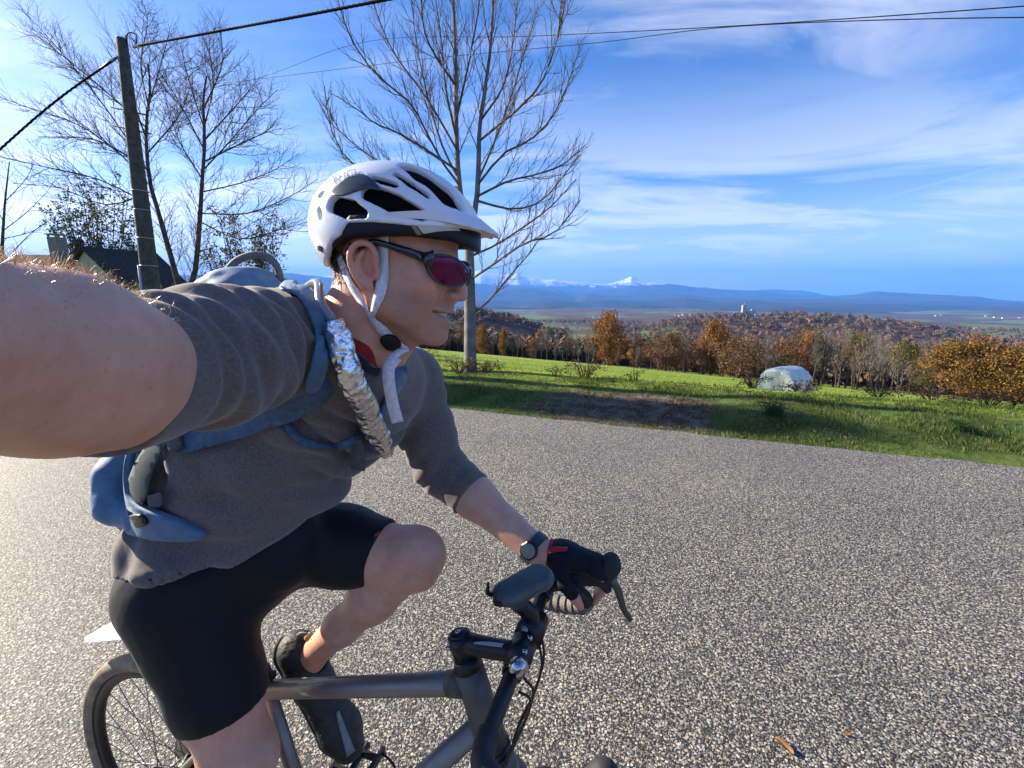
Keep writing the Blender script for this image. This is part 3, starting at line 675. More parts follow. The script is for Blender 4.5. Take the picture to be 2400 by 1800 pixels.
    for q in (-.007, .007): tube('pinch_bolt', [(-.3235, q * 1.6, .953), (-.316, q * 1.6, .953)], .004, chrome, stm, sides=10)
    MB().box(B(-.245, -.0085, .9805), BD * .026 + BZ * .0035, BN * .004, BZ * .0006).build('stem_lettering', mat('pale_print', (.35, .36, .38), .5), stm, smooth=False)
    def barpts(s):
        return spline([B(-.19, 0, .97), B(-.19, s * .10, .971), B(-.189, s * .170, .972), B(-.178, s * .198, .972), B(-.150, s * .209, .966), B(-.128, s * .213, .953), B(-.112, s * .219, .932), B(-.122, s * .226, .912), B(-.160, s * .231, .901), B(-.235, s * .234, .898)], 60)
    hb = MB(); pl, pr = barpts(1), barpts(-1); hb.tube(np.vstack([pl[::-1], pr[1:]]), .0128, 14); bar = hb.build('handlebar', black, bk)
    def wrap(P, r, amp, m, name):                                # spiral-wrapped tape: a slightly stepped tube
        P = spline(P, 170); L_ = np.concatenate([[0], np.cumsum(np.linalg.norm(np.diff(P, axis=0), axis=1))])
        rr = r + amp * (1 - ((L_ / .0175) % 1.0)) ** .55
        MB().tube(P, rr, 16).build(name, m, bar)
    wrap(pr[11:], .0148, .0015, tape, 'bar_tape')
    wrap(pl[11:42], .0148, .0015, tape, 'bar_tape')
    wrap(pl[41:], .0150, .0040, ctr, 'bar_tape')
    for s in (-1, 1):
        kf = .035 if s < 0 else 0.0; H_ = lambda a_, q_, z_: B(a_ + kf, q_, z_)
        hd = Field(H_(-.15, s * .21, 1.0) - .17, H_(-.15, s * .21, 1.0) + .17, .004)
        hd.chain([H_(-.165, s * .209, .975), H_(-.130, s * .211, .990), H_(-.100, s * .212, .997), H_(-.078, s * .212, 1.008)], [.018, .0185, .0175, .0185], .012)
        hd.chain([H_(-.080, s * .212, 1.006), H_(-.064, s * .212, 1.028), H_(-.062, s * .212, 1.042)], [.0195, .0200, .0155], .012)
        hd.cone(H_(-.076, s * .212, .99), H_(-.068, s * .212, .974), .013, .010, .01)
        v, f = hd.mesh(2); ho = mesh_obj('brake_hood', v, f, rubber, bk)
        pts = spline([H_(-.062, s * .212, 1.000), H_(-.047, s * .212, .978), H_(-.040, s * .213, .955), H_(-.032, s * .216, .930), H_(-.018, s * .219, .908)], 18)
        MB().tube(pts, np.linspace(.0075, .0045, 18), 10, flat=1.3).build('brake_lever', mat('lever_alloy', (.10, .10, .09), .35, .6) if s > 0 else black, ho)
        MB().box(H_(-.0495, s * .212, 1.022), BD * .0018, BN * .011, BZ * .014).build('hood_badge', dark, ho, bevel=.001)
    # cables from the hoods under the tape, looping in front of the head tube
    for i, q in enumerate((-.03, -.018, .022, .032)):
        pts = spline([B(-.172, q * 2.2, .962), B(-.160, q * 1.4, .925), B(-.175, q, .86), B(-.205, q * .8, .775), B(-.235, q * 1.0, .70 - .03 * i), B(-.31, q * .8, .66 - .02 * i)], 30)
        MB().tube(pts, .0024, 7).build('cable', black, bk)
    # white clip-on mudguard
    V, F = [], []; n, mth = 22, 9
    axp = spline([B(-.835, 0, .840), B(-1.00, 0, .850), B(-1.20, 0, .790), B(-1.395, 0, .676)], n)
    for i in range(n):
        u = i / (n - 1); w = .060 * min(1, .35 + 1.4 * u) * (1 - max(0, (u - .55) / .45) ** 2.0 * .97)
        for sgn in (0, 1):
            for j in range(mth):
                s = -1 + 2 * j / (mth - 1); V.append(axp[i] + BN * w * s - BZ * (.020 * s * s * (w / .05) + sgn * .0022) + BZ * .004 * math.exp(-(s / .18) ** 2))
    k = 2 * mth
    for i in range(n - 1):
        for j in range(mth - 1):
            F.append((i * k + j, i * k + j + 1, (i + 1) * k + j + 1, (i + 1) * k + j)); F.append((i * k + mth + j, (i + 1) * k + mth + j, (i + 1) * k + mth + j + 1, i * k + mth + j + 1))
        for j in (0, mth - 1): F.append((i * k + j, (i + 1) * k + j, (i + 1) * k + mth + j, i * k + mth + j))
    mesh_obj('mudguard', V, F, white, bk)
    # bell on the near side of the clamp
    bl = MB().tube([B(-.178, -.052, .992), B(-.176, -.058, .998), B(-.174, -.063, 1.003), B(-.173, -.066, 1.005)], [.0165, .0155, .0105, .003], 20)
    be = bl.build('bell', chrome, bk); MB().ring(B(-.19, -.044, .971), BN, .0150, .0032, 24, 8, 1.6).build('bell_clamp', black, be)
    # empty telephone cradle on a stalk
    cr_c = Qp(1226, 1370, .045); ax = nrm(BD * .93 + BN * .18 + BZ * .27); ay = nrm(np.cross(np.cross(ax, BN), ax)); az_ = np.cross(ax, ay)
    f_ = nrm(U(1300, 1338, .86) - U(1165, 1400, .79)); nn = nrm(np.array([-.25, -.35, 1.0]) - f_ * (np.array([-.25, -.35, 1.0]) @ f_)); sd = np.cross(nn, f_)
    ck = Field(cr_c - .12, cr_c + .12, .0028)
    Mx = np.stack([f_, sd, nn], -1)
    ck.cone(cr_c - f_ * .034 - nn * .004, cr_c + f_ * .034, .026, .029, 0, flat=(nn, .62)); ck.cut(cr_c - nn * .016, -nn); ck.cut(cr_c + nn * .0125 + f_ * .03, nn + f_ * .05); ck.cone(cr_c - nn * .012, cr_c - nn * .03 - f_ * .012, .020, .016, .012)
    v, f = ck.mesh(2); hol = mesh_obj('phone_cradle', v, f, mat('grey_rubbery_plastic', (.060, .066, .070), .45, noise=.2, nscale=40), bk)
    for e in (-.6, .5):
        p0 = cr_c - f_ * .054 + sd * .022 * e; MB().tube(spline([p0 - nn * .006, p0 - f_ * .012 + nn * .004, p0 - f_ * .012 + nn * .026], 8), [.0042] * 5 + [.0036, .003, .002], 8).build('cradle_claw', black, hol)
    base = B(-.185, .055, .975); arm = MB().tube(spline([base, base + BZ * .03 - BD * .005, cr_c - nn * .035 - f_ * .01], 8), .0155, 14)
    arm.build('cradle_arm', black, hol)
    MB().tube([B(-.187, .035, .972), B(-.187, .085, .972)], .0262, 20).build('cradle_clamp', black, hol)
    for d_, q in ((0, .046), (.0, .074)): MB().disc(B(-.187, q, .972) + nrm(np.array([-.35, -.55, .75])) * .0258, np.array([-.35, -.55, .75]), .0058, .003, 16).build('cradle_bolt', mat('bolt_head', (.33, .34, .36), .5, .4), hol)
    return bk
build_bike()
# ================================================================== the rider
# landmarks (metres), found from lines of sight and the bicycle's plane
HD_F = nrm([.975, -.085, -.175]); HD_L = nrm(np.cross([0.02, 0.0, 1.0], HD_F)); HD_U = np.cross(HD_F, HD_L)
HM = np.stack([HD_F, HD_L, HD_U], -1)                            # head axes: forward, left, up
HO = U(1096, 694, .705) - HM @ np.array([.1225, 0, -.036])       # midway between the ears
def hd(x, y, z): return HO + HM @ np.array([x, y, z], float)
RS, LS = Qp(672, 800, -.085), Qp(955, 890, .235)
RE, RWr = np.array([-.345, .400, 1.500]), np.array([-.282, .172, 1.562])
LE, LW = Qp(1030, 1095, .265), Qp(1262, 1293, .200)
RH, LH = B(-.820, -.10, 1.03), B(-.832, .09, 1.03)
RK, LK = Qp(560, 1775, -.125), Qp(972, 1305, .115)
LA = Qp(722, 1545, .085)
RA = B(-.735, -.105, .235)
NB = U(838, 792, .745)                                           # base of the neck
LHAND = B(-.125, .207, 1.028)
SKIN_K = dict()
def skin_mat():
    m, nt, b = new_mat('skin'); L = nt.links.new
    tc = nt.nodes.new('ShaderNodeTexCoord'); co = tc.outputs['Object']
    n = nt.nodes.new('ShaderNodeTexNoise'); n.inputs['Scale'].default_value = 34; n.inputs['Detail'].default_value = 7; n.inputs['Roughness'].default_value = .6; L(co, n.inputs[0])
    r = nt.nodes.new('ShaderNodeValToRGB'); r.color_ramp.elements[0].position = .18; r.color_ramp.elements[1].position = .80
    r.color_ramp.elements[0].color = (.53, .255, .170, 1); r.color_ramp.elements[1].color = (.68, .405, .285, 1); L(n.outputs[0], r.inputs[0])
    # freckles
    v = nt.nodes.new('ShaderNodeTexVoronoi'); v.inputs['Scale'].default_value = 95; L(co, v.inputs[0])
    mr = nt.nodes.new('ShaderNodeMapRange'); mr.inputs[1].default_value = .20; mr.inputs[2].default_value = .08; mr.inputs[4].default_value = .45; L(v.outputs['Distance'], mr.inputs[0])
    n2 = nt.nodes.new('ShaderNodeTexNoise'); n2.inputs['Scale'].default_value = 30; L(co, n2.inputs[0])
    m2 = nt.nodes.new('ShaderNodeMath'); m2.operation = 'MULTIPLY'; L(mr.outputs[0], m2.inputs[0]); L(n2.outputs[0], m2.inputs[1])
    mx = nt.nodes.new('ShaderNodeMix'); mx.data_type = 'RGBA'; L(m2.outputs[0], mx.inputs[0]); L(r.outputs[0], mx.inputs[6]); mx.inputs[7].default_value = (.28, .12, .07, 1)
    # rosy nose, lips, knees, and ears reddened for sun shining through, by vertex colour
    at = nt.nodes.new('ShaderNodeAttribute'); at.attribute_name = 'flush_glow'
    mx2 = nt.nodes.new('ShaderNodeMix'); mx2.data_type = 'RGBA'; L(at.outputs['Fac'], mx2.inputs[0]); L(mx.outputs[2], mx2.inputs[6]); mx2.inputs[7].default_value = (.58, .20, .155, 1)
    st = nt.nodes.new('ShaderNodeAttribute'); st.attribute_name = 'stubble'; n5 = nt.nodes.new('ShaderNodeTexNoise'); n5.inputs['Scale'].default_value = 700; n5.inputs['Detail'].default_value = 2; L(co, n5.inputs[0])
    m5 = nt.nodes.new('ShaderNodeMath'); m5.operation = 'MULTIPLY'; L(st.outputs['Fac'], m5.inputs[0]); L(n5.outputs[0], m5.inputs[1])
    mx5 = nt.nodes.new('ShaderNodeMix'); mx5.data_type = 'RGBA'; L(m5.outputs[0], mx5.inputs[0]); L(mx2.outputs[2], mx5.inputs[6]); mx5.inputs[7].default_value = (.20, .13, .10, 1)
    L(mx5.outputs[2], b.inputs['Base Color']); b.inputs['Roughness'].default_value = .50; b.inputs['Specular IOR Level'].default_value = .35
    b.inputs['Subsurface Weight'].default_value = .20; b.inputs['Subsurface Radius'].default_value = (.010, .0035, .0018); b.inputs['Subsurface Scale'].default_value = 1.0
    n3 = nt.nodes.new('ShaderNodeTexNoise'); n3.inputs['Scale'].default_value = 420; n3.inputs['Detail'].default_value = 3; L(co, n3.inputs[0])
    bp = nt.nodes.new('ShaderNodeBump'); bp.inputs['Strength'].default_value = .35; bp.inputs['Distance'].default_value = .0016; L(n3.outputs[0], bp.inputs['Height']); L(bp.outputs[0], b.inputs['Normal'])
    return m
def head_field(f):
    E = lambda c, r, k=.012, sub=False, rot=None: f.ell(hd(*c), r, k, HM if rot is None else HM @ rot, sub)
    Cn = lambda a, b, ra, rb, k=.012, sub=False, flat=None: f.cone(hd(*a), hd(*b), ra, rb, k, sub, flat=None if flat is None else (HM @ np.array(flat[0], float), flat[1]))
    E((-.014, 0, .046), (.098, .0755, .086), 0)
    E((.042, 0, .036), (.048, .060, .060), .03); E((.046, 0, -.030), (.045, .053, .072), .03)
    for s in (-1, 1):
        Cn((.002, s * .057, -.030), (.012, s * .054, -.066), .016, .018, .02); Cn((.012, s * .054, -.066), (.076, s * .015, -.106), .019, .015, .02)
        E((.066, s * .044, -.020), (.020, .016, .018), .022); E((.052, s * .046, -.055), (.030, .012, .034), .02)
        Cn((.070, s * .020, .020), (.062, s * .048, .018), .012, .011, .014)                           # brow ridge
        E((.094, s * .030, -.001), (.013, .017, .011), .012, True)                                     # eye socket
        E((.071, s * .031, .000), (.0125, .0125, .0125), .002)
        E((.0985, s * .0125, -.0410), (.0120, .0085, .0085), .006)                                     # nose wing
        E((.1015, s * .0062, -.0550), (.0060, .0034, .0060), .002, True)                               # nostril
        Cn((.0985, s * .0185, -.047), (.083, s * .031, -.070), .0030, .0020, .006, True)               # fold from nose to mouth
        Cn((.083, s * .034, -.066), (.070, s * .040, -.096), .0030, .0020, .005, True); Cn((.070, s * .044, -.060), (.060, s * .047, -.090), .0022, .0012, .005, True); Cn((.070, s * .052, .004), (.052, s * .062, .0), .0018, .0010, .004, True)
    E((.078, 0, -.014), (.020, .019, .034), .008)
    Cn((.088, 0, .014), (.104, 0, -.014), .0095, .0095, .012); Cn((.104, 0, -.014), (.1125, 0, -.036), .0095, .0105, .006)
    Cn((.090, 0, -.048), (.088, 0, -.062), .014, .015, .010)
    E((.078, 0, -.080), (.021, .030, .022), .015)
    E((.0855, 0, -.106), (.0145, .019, .0150), .012)
    for u in np.linspace(-1, 1, 9):                                                                   # lips follow the teeth, corners drawn back in a smile
        y_, x_ = u * .026, .0965 - .020 * u * u
        E((x_, y_, -.0660 + .0045 * u * u), (.0065, .006, .0050), .006); E((x_ - .0025, y_ * .9, -.0862 + .0115 * u * u), (.0070, .006, .0058), .006)
    for u in np.linspace(-1, 1, 11):
        y_, x_ = u * .029, .1000 - .022 * u * u
        E((x_, y_, -.0738 + .0068 * u * u), (.0120, .0062, .0062 * (1 - .62 * u * u)), .0012, True)
    for s in (-1, 1):                                                                                 # ears
        ea = lambda x, z, o=0.0: (x * .88, s * (.0765 + o * .9 + .10 * max(0, -x - .004)), z * .88 - .019)
        rot = np.array(Matrix.Rotation(s * R(18), 3, 'Z') @ Matrix.Rotation(R(-10), 3, 'Y'))
        E((-.011, s * .0790, -.015), (.0180, .0050, .0265), .006, rot=rot)
        E((-.0035, s * .0870, -.021), (.0092, .0075, .0136), .003, True, rot=rot)
        E((-.009, s * .0880, -.003), (.0080, .0050, .0080), .003, True, rot=rot)
        hx = spline([ea(.004, .004, .006), ea(.003, .022, .010), ea(-.008, .035, .0125), ea(-.023, .034, .015), ea(-.0335, .020, .016), ea(-.0335, .002, .014), ea(-.025, -.016, .011), ea(-.013, -.029, .007), ea(-.002, -.031, .003)], 18)
        for i in range(17): Cn(hx[i], hx[i + 1], .0040, .0040, .003)
        ah = spline([ea(-.017, .022, .010), ea(-.023, .008, .011), ea(-.018, -.010, .009), ea(-.008, -.018, .007)], 8)
        for i in range(7): Cn(ah[i], ah[i + 1], .0034, .0034, .004)
        E((-.006, s * .0832, -.0430), (.0078, .0050, .0078), .005); Cn((.0068, s * .079, -.022), (.0055, s * .080, -.031), .0040, .0036, .004)
def build_body():
    f = Field((-1.02, -.02, .12), (.23, 1.16, 1.75), .0054,
              fine=((0, HO[0] - .12, HO[0] + .15, .0022), (1, HO[1] - .12, HO[1] + .10, .0022), (2, HO[2] - .15, HO[2] + .06, .0022), (0, .03, .20, .0034), (2, .98, 1.07, .0034)))
    head_field(f)
    f.cone(hd(-.020, 0, -.045), NB, .057, .062, .03); f.cone(hd(-.035, 0, -.01), NB + np.array([.005, .01, .0]), .040, .045, .03)
    for s in (-1, 1): f.cone(hd(-.020, s * .044, -.040), NB + HM @ np.array([.045, s * .012, -.035]), .014, .013, .018)
    f.cone(hd(.050, 0, -.085), NB + HM @ np.array([.05, 0, -.03]), .020, .024, .035)                      # throat
    mid = (RS + LS) / 2; lat = nrm(LS - RS)
    chest = mid - BZ * .07 - BD * .02; pel = (RH + LH) / 2 + BZ * .02
    f.cone(NB, mid, .06, .085, .05); f.cone(chest - BD * .03, pel, .085, .09, .05, flat=(lat, 1.25)); f.cone(RS, LS, .050, .050, .05)
    f.cone(RH, LH, .075, .075, .05)
    # right arm towards the camera, open hand carried behind the lens
    f.chain([RS, RS * .35 + RE * .65, RE], [.056, .055, .054], .03)
    f.chain([RE, RE * .65 + RWr * .35, RWr], [.052, .0565, .047], .04)
    f.cone(RE - np.array([.004, 0, .022]), RE * .4 + RWr * .6 - np.array([.0, 0, .020]), .040, .030, .03)
    hc = np.array([-.185, .045, 1.575]); f.cone(RWr, hc, .030, .026, .02, flat=(np.array([0, .6, .8]), .7))
    for i, (dy, l) in enumerate(((.034, .055), (.012, .062), (-.010, .060), (-.030, .050))):
        p = hc + np.array([.012, -.02, dy]); p2 = p + np.array([l * .8, -.035, .004]); f.chain([p, p2, p2 + np.array([l * .45, .012, .0])], [.0095, .009, .0075], .004)
    f.chain([RWr * .5 + hc * .5 + np.array([0, .0, -.02]), hc + np.array([.02, .012, -.040]), hc + np.array([.055, .008, -.036])], [.012, .011, .008], .008)
    # left arm to the hood
    f.chain([LS, LS * .4 + LE * .6, LE], [.046, .042, .040], .03)
    f.chain([LE, LE * .62 + LW * .38, LW], [.041, .0435, .0290], .03)
    # left hand: palm over the hood, thumb on the near side, fingers wrapped round the far side
    kn = LHAND + BD * .028 + BZ * -.002; wr = LW
    pal = [wr, wr * .55 + kn * .45 + BZ * .006, kn]
    f.chain(pal, [.028, .030, .025], .015, flat=(BZ, .8))
    f.chain([wr * .6 + kn * .4 - BN * .020 - BZ * .010, B(-.145, .172, .992), B(-.128, .174, .966), B(-.116, .180, .944)], [.0145, .0125, .0110, .0080], .006)
    for i in range(4):
        p0 = kn + BN * (-.022 + .0165 * i) + BD * (.003 - .003 * abs(i - 1)) - BZ * .002
        p1 = p0 + BD * .020 - BZ * .014 + BN * .012; p2 = B(-.076 - .004 * i, .246 - .002 * i, .978 - .010 * i); p3 = B(-.078 - .005 * i, .222, .958 - .010 * i)
        f.chain([p0, p1, p2, p3], [.0105, .0100, .0092, .0078], .003)
    # legs
    f.chain([RH, RH * .45 + RK * .55, RK], [.080, .072, .058], .04)
    f.chain([RK, RK * .72 + RA * .28 - BD * .012, RA], [.058, .060, .036], .03)
    f.chain([LH, LH * .45 + LK * .55, LK], [.080, .070, .057], .04)
    f.ell(LK + BD * .010 + BZ * .008, (.044, .044, .044), .03); f.ell(LK + BD * .034 + BZ * .012, (.026, .028, .032), .016); f.ell(LK + BD * .022 - BZ * .045, (.020, .022, .022), .02); f.ell(LK + BD * .02 - BN * .052 - BZ * .006, (.020, .012, .020), .016, None, True); f.ell(RK + BD * .02, (.048, .048, .05), .03)
    calf = LK * .66 + LA * .34 - BD * .006 + BZ * -.010
    f.chain([LK, calf, LK * .35 + LA * .65, LA], [.052, .0475, .0365, .031], .03)
    FT = Qp(800, 1692, .095)
    f.chain([LA, LA - BZ * .03 - BD * .03, FT], [.032, .028, .022], .03)
    f.chain([RA, RA - BZ * .05 + BD * .02, RA - BZ * .085 + BD * .12], [.034, .034, .028], .03)
    v, q = f.mesh(2)
    return v, q, FT
bv, bq, LTOE = build_body()
PERSON = mesh_obj('person', bv, bq, skin_mat(), label='cyclist in white helmet and grey shirt leaning forward with his arm held out', cat='person')
def flush_glow_attr():
    w = np.zeros(len(bv))
    for c, r, k in ((hd(-.012, -.082, .004), .036, .55), (hd(-.005, -.083, -.026), .016, .85), (hd(-.012, .082, .004), .036, .55), (hd(.110, 0, -.036), .022, .45), (hd(.098, 0, -.083), .016, .55), (hd(.092, -.018, -.080), .014, .5), (hd(.098, 0, -.065), .014, .45),
                    (hd(.062, -.05, -.03), .030, .32), (hd(.07, -.04, .0), .02, .2), (hd(.09, 0, -.10), .03, .2), (hd(0, -.05, -.09), .05, .25), (LK + BD * .03, .07, .30), (LA, .07, .30), (B(-.116, .180, .944), .02, .5), (RK, .09, .2), (B(-.08, .222, .955), .03, .35)):
        w = np.maximum(w, k * np.exp(-((bv - c) ** 2).sum(1) / (r * r) * 1.2))
    q = (bv - HO) @ HM; st = sst(q[:, 2], -.030, -.055) * sst(q[:, 0], -.01, .03) * sst(q[:, 2], -.16, -.125) * (1 - sst(np.linalg.norm(q - [.095, 0, -.073], axis=1), .02, .012) * 0); st[np.linalg.norm(q, axis=1) > .16] = 0
    b_ = PERSON.data.attributes.new('stubble', 'FLOAT', 'POINT'); b_.data.foreach_set('value', (st * .8).astype(np.float32))
    a = PERSON.data.attributes.new('flush_glow', 'FLOAT', 'POINT'); a.data.foreach_set('value', w.astype(np.float32))
flush_glow_attr()
HB = Hit((bv, bq))
print('LANDMARKS', {k: np.round(proj(q), 1).tolist() for k, q in dict(ear=hd(-.01, -.085, .004), nose=hd(.1225, 0, -.036), chin=hd(.098, 0, -.108), RS=RS, LS=LS, RE=RE, RWr=RWr, LE=LE, LW=LW, RK=RK, LK=LK, LA=LA, NB=NB, RH=RH, LH=LH).items()})
# ================================================================== clothing
def fabric(name, col, rough=.9, weave=900, n=.18, ns=70, sheen=.25, col2=None):
    m = mat(name, col, rough, noise=n, nscale=ns, bump=.35, bscale=weave, spec=.2, sheen=sheen, detail=6); return m
def creased(name, col, n, ns):                                   # jersey with fine drawn creases
    m = mat(name, col, .9, noise=n, nscale=ns, spec=.2, sheen=.25, detail=6); nt = m.node_tree; L = nt.links.new; b = nt.nodes['Principled BSDF']
    tc = nt.nodes.new('ShaderNodeTexCoord'); hs_ = None
    for sc, ds, wt in ((5.5, .8, 1.0), (14, .8, .30), (800, 0, .02)):
        mp = nt.nodes.new('ShaderNodeMapping'); mp.inputs['Rotation'].default_value = (.3, .5, .4); mp.inputs['Scale'].default_value = (1.0, .55, .8); L(tc.outputs['Object'], mp.inputs[0])
        no = nt.nodes.new('ShaderNodeTexNoise'); no.inputs['Scale'].default_value = sc; no.inputs['Detail'].default_value = 1.5; no.inputs['Distortion'].default_value = ds; L(mp.outputs[0], no.inputs[0])
        s1 = nt.nodes.new('ShaderNodeMath'); s1.operation = 'SUBTRACT'; L(no.outputs[0], s1.inputs[0]); s1.inputs[1].default_value = .5
        ab = nt.nodes.new('ShaderNodeMath'); ab.operation = 'ABSOLUTE'; L(s1.outputs[0], ab.inputs[0])
        pw = nt.nodes.new('ShaderNodeMath'); pw.operation = 'POWER'; L(ab.outputs[0], pw.inputs[0]); pw.inputs[1].default_value = .85
        ml = nt.nodes.new('ShaderNodeMath'); ml.operation = 'MULTIPLY_ADD'; L(pw.outputs[0], ml.inputs[0]); ml.inputs[1].default_value = wt
        if hs_ is not None: L(hs_, ml.inputs[2])
        else: ml.inputs[2].default_value = 0
        hs_ = ml.outputs[0]
    bp = nt.nodes.new('ShaderNodeBump'); bp.inputs['Strength'].default_value = .5; bp.inputs['Distance'].default_value = .018; L(hs_, bp.inputs['Height']); L(bp.outputs[0], b.inputs['Normal']); return m
SHIRT_M = creased('grey_marl_jersey', (.128, .107, .100), .22, 240)
BLACK_M = fabric('black_lycra', (.0065, .0075, .0115), .6, n=.1, sheen=.05)
RED_M = fabric('red_cotton', (.34, .022, .024))
MID = (RS + LS) / 2; LAT = nrm(LS - RS)
def seg_t(P, a, b):
    ab = b - a; t = ((P - a) @ ab) / (ab @ ab); v = P - a - np.clip(t, 0, 1)[:, None] * ab; return t, np.linalg.norm(v, axis=1), v
def build_shirt():
    f = Field((-1.0, .24, .86), (.06, 1.22, 1.66), .0037)
    C1 = MID - BZ * .055 - BD * .035; C2 = Qp(590, 1075, .01); C3 = (RH + LH) / 2 + BZ * .015 - BD * .005
    f.cone(C1, C2, .128, .132, .04, flat=(LAT, 1.22)); f.cone(C2, C3, .132, .128, .05, flat=(BN, 1.25))
    f.cone(C2 + BD * .06 - BZ * .02, C3 + BD * .09 - BZ * .03, .10, .10, .06, flat=(BN, 1.3))
    f.cone(RH, LH, .116, .114, .05); f.cone(RH, RH + (RK - RH) * .25, .120, .112, .05); f.cone(LH, LH + (LK - LH) * .2, .116, .108, .05)
    f.cone(RS - BZ * .01, LS - BZ * .01, .074, .072, .06)
    f.cone(NB - BZ * .02, MID, .085, .10, .05)
    f.cone(NB + np.array([-.06, .03, -.015]), MID - BD * .12 - BZ * .02, .07, .10, .05)
    # sleeves
    ra = nrm(RE - RS)
    f.chain([RS, RS * .45 + RE * .55, RE + ra * .09], [.080, .073, .0640], .035)
    la = nrm(LW - LE)
    f.chain([LS, LS * .4 + LE * .6, LE, LE + la * .17], [.074, .062, .056, .054], .03)
    # neck opening
    nax = nrm(hd(0, 0, -.06) - NB); f.cone(NB + nax * .004, NB + nax * .16, .078, .100, .008, sub=True); f.cone(NB + nax * .004, NB + nax * .03 + HD_F * .06 - HD_L * .03, .05, .06, .01, sub=True)
    def fold(ph): return .5 - .5 * np.cos(2 * math.pi * ph)       # smooth ridges
    def wr(P):
        d = np.zeros(len(P)); x, y, z = P.T; s = P @ BD; q = P @ BN
        w1 = fbm(x * 5, y * 5, z * 5, seed=61, o=2) - .5; w2 = fbm(x * 15, y * 15, z * 15, seed=62, o=2) - .5; am = fbm(x * 7 + 5, y * 7, z * 7, seed=63, o=2)
        # long creases running round the near upper arm, fanning from its top
        t, r, v = seg_t(P, RS, RE); m = sst(t, -.35, .1) * (1 - sst(r, .10, .14)) * (1 - .95 * sst(t, .82, 1.02)); hgt = (z - RS[2]) / .08
        ang = np.arctan2(v @ np.cross(ra, BZ), v @ BZ); amt = vnoise(t * 7 + 3.1, ang * .9 + 9, seed=64); ph = (t * .29 + .10 * w1 + .012 * np.sin(ang * 2 + 1)) / .036; d += m * .0095 * (fold(ph) ** 1.4 - .4) * np.clip(amt * 1.7 - .25, 0, 1.2)
        ph = (t * .25 - .06 * hgt + .12 * w1) / .075; d += m * .007 * (fold(ph) - .5)
        t, r, v = seg_t(P, LS, LE); m = sst(t, .0, .3) * (1 - sst(t, 1.0, 1.4)) * (1 - sst(r, .09, .12))
        ph = (t * .26 + .14 * w1 + .55 * ((P - LS) @ BD)) / .062; d += m * .0065 * (fold(ph) ** 1.5 - .4) * np.clip(am * 2.0 - .3, 0, 1.3)
        t, r, v = seg_t(P, LE, LW); m = sst(t, -.1, .1) * (1 - sst(r, .08, .10)); ph = (t * .25 + .12 * w1 + .4 * ((P - LE) @ BZ)) / .06; d += m * .003 * (fold(ph) - .5) * (1 - sst(t, .15, .3))
        # body: cloth hanging from chest and shoulder in soft tubes, deeper towards the front
        rl = np.minimum(seg_t(P, LS, LE)[1], seg_t(P, LE, LW)[1]); rr_ = seg_t(P, RS, RE)[1]; tor = (1 - sst(((P - C1) @ nrm(C1 - C2)), .03, .10)) * sst(rl, .075, .13) * sst(rr_, .085, .13); fr = sst(s, -.62, -.36)
        ph = (s * 1.0 + .35 * (z - 1.2) + .22 * w1) / .085; d += tor * (.016 + .026 * fr) * (fold(ph) ** 2.2 - .35) * np.clip(am * 2 - .2, 0, 1.3)
        ph = (z + .45 * s + .20 * w1) / .10; d += tor * (1 - fr * .5) * .020 * (fold(ph) ** 2.0 - .4) * np.clip(am * 2 - .3, 0, 1.2)
        d += .007 * w2 * sst(rl, .07, .10) * sst(rr_, .08, .11) + .002 * w2
        u = (P - C3) @ nrm(BZ - BD * .25) - .03 - .02 * w1; nearside = sst(q - BC, .10, -.04)
        d += (-.012 * np.exp(-((u - .014) / .016) ** 2) + .015 * np.exp(-((u + .016) / .011) ** 2)) * nearside
        ph = (s + .1 * w1) / .05; d += nearside * .006 * (fold(ph) - .5) * np.exp(-((u + .06) / .05) ** 2)
        return d
    # open ends: cuffs and hem
    f.cut_near(RE + ra * .040, nrm(ra + np.array([.12, 0, .06])), RE + ra * .13, .135)
    f.cut_near(LE + la * .105, la, LE + la * .19, .12)
    p1, p2, p3 = Qp(226, 1236, -.10), Qp(415, 1402, -.215), Qp(700, 1205, .02); n = nrm(np.cross(p2 - p1, p3 - p1)); n = n if n[2] < 0 else -n
    f.cut_near(p2, n, B(-.93, 0, .82), .50)
    V, q = f.mesh(2); return shrink(V, q, wr), q
sv, sq = build_shirt(); mesh_obj('shirt', sv, sq, SHIRT_M, PERSON)
HS = Hit((sv, sq))
def torso_hit():                                                 # the trunk alone, so that straps can pass under the sleeve
    f = Field((-1.0, .4, .86), (.06, 1.22, 1.66), .008); C1 = MID - BZ * .055 - BD * .035; C2 = Qp(590, 1075, .01); C3 = (RH + LH) / 2 + BZ * .015 - BD * .005
    f.cone(C1, C2, .128, .132, .04, flat=(LAT, 1.22)); f.cone(C2, C3, .132, .128, .05, flat=(BN, 1.25)); f.cone(C2 + BD * .06 - BZ * .02, C3 + BD * .09 - BZ * .03, .10, .10, .06, flat=(BN, 1.3))
    f.cone(RH, LH, .116, .114, .05); f.cone(RH, RH + (RK - RH) * .25, .120, .112, .05); f.cone(RS - BZ * .01, LS - BZ * .01, .074, .072, .06); return Hit(f.mesh(2))
HT = torso_hit()
P_, N_c = HS.line([(797, 700), (801, 740), (815, 790), (838, 832), (866, 866), (890, 872)], .002, 24, .7); MB().ribbon(P_, N_c, .0065, .0016).build('collar', fabric('navy_collar', (.020, .019, .030)), PERSON)
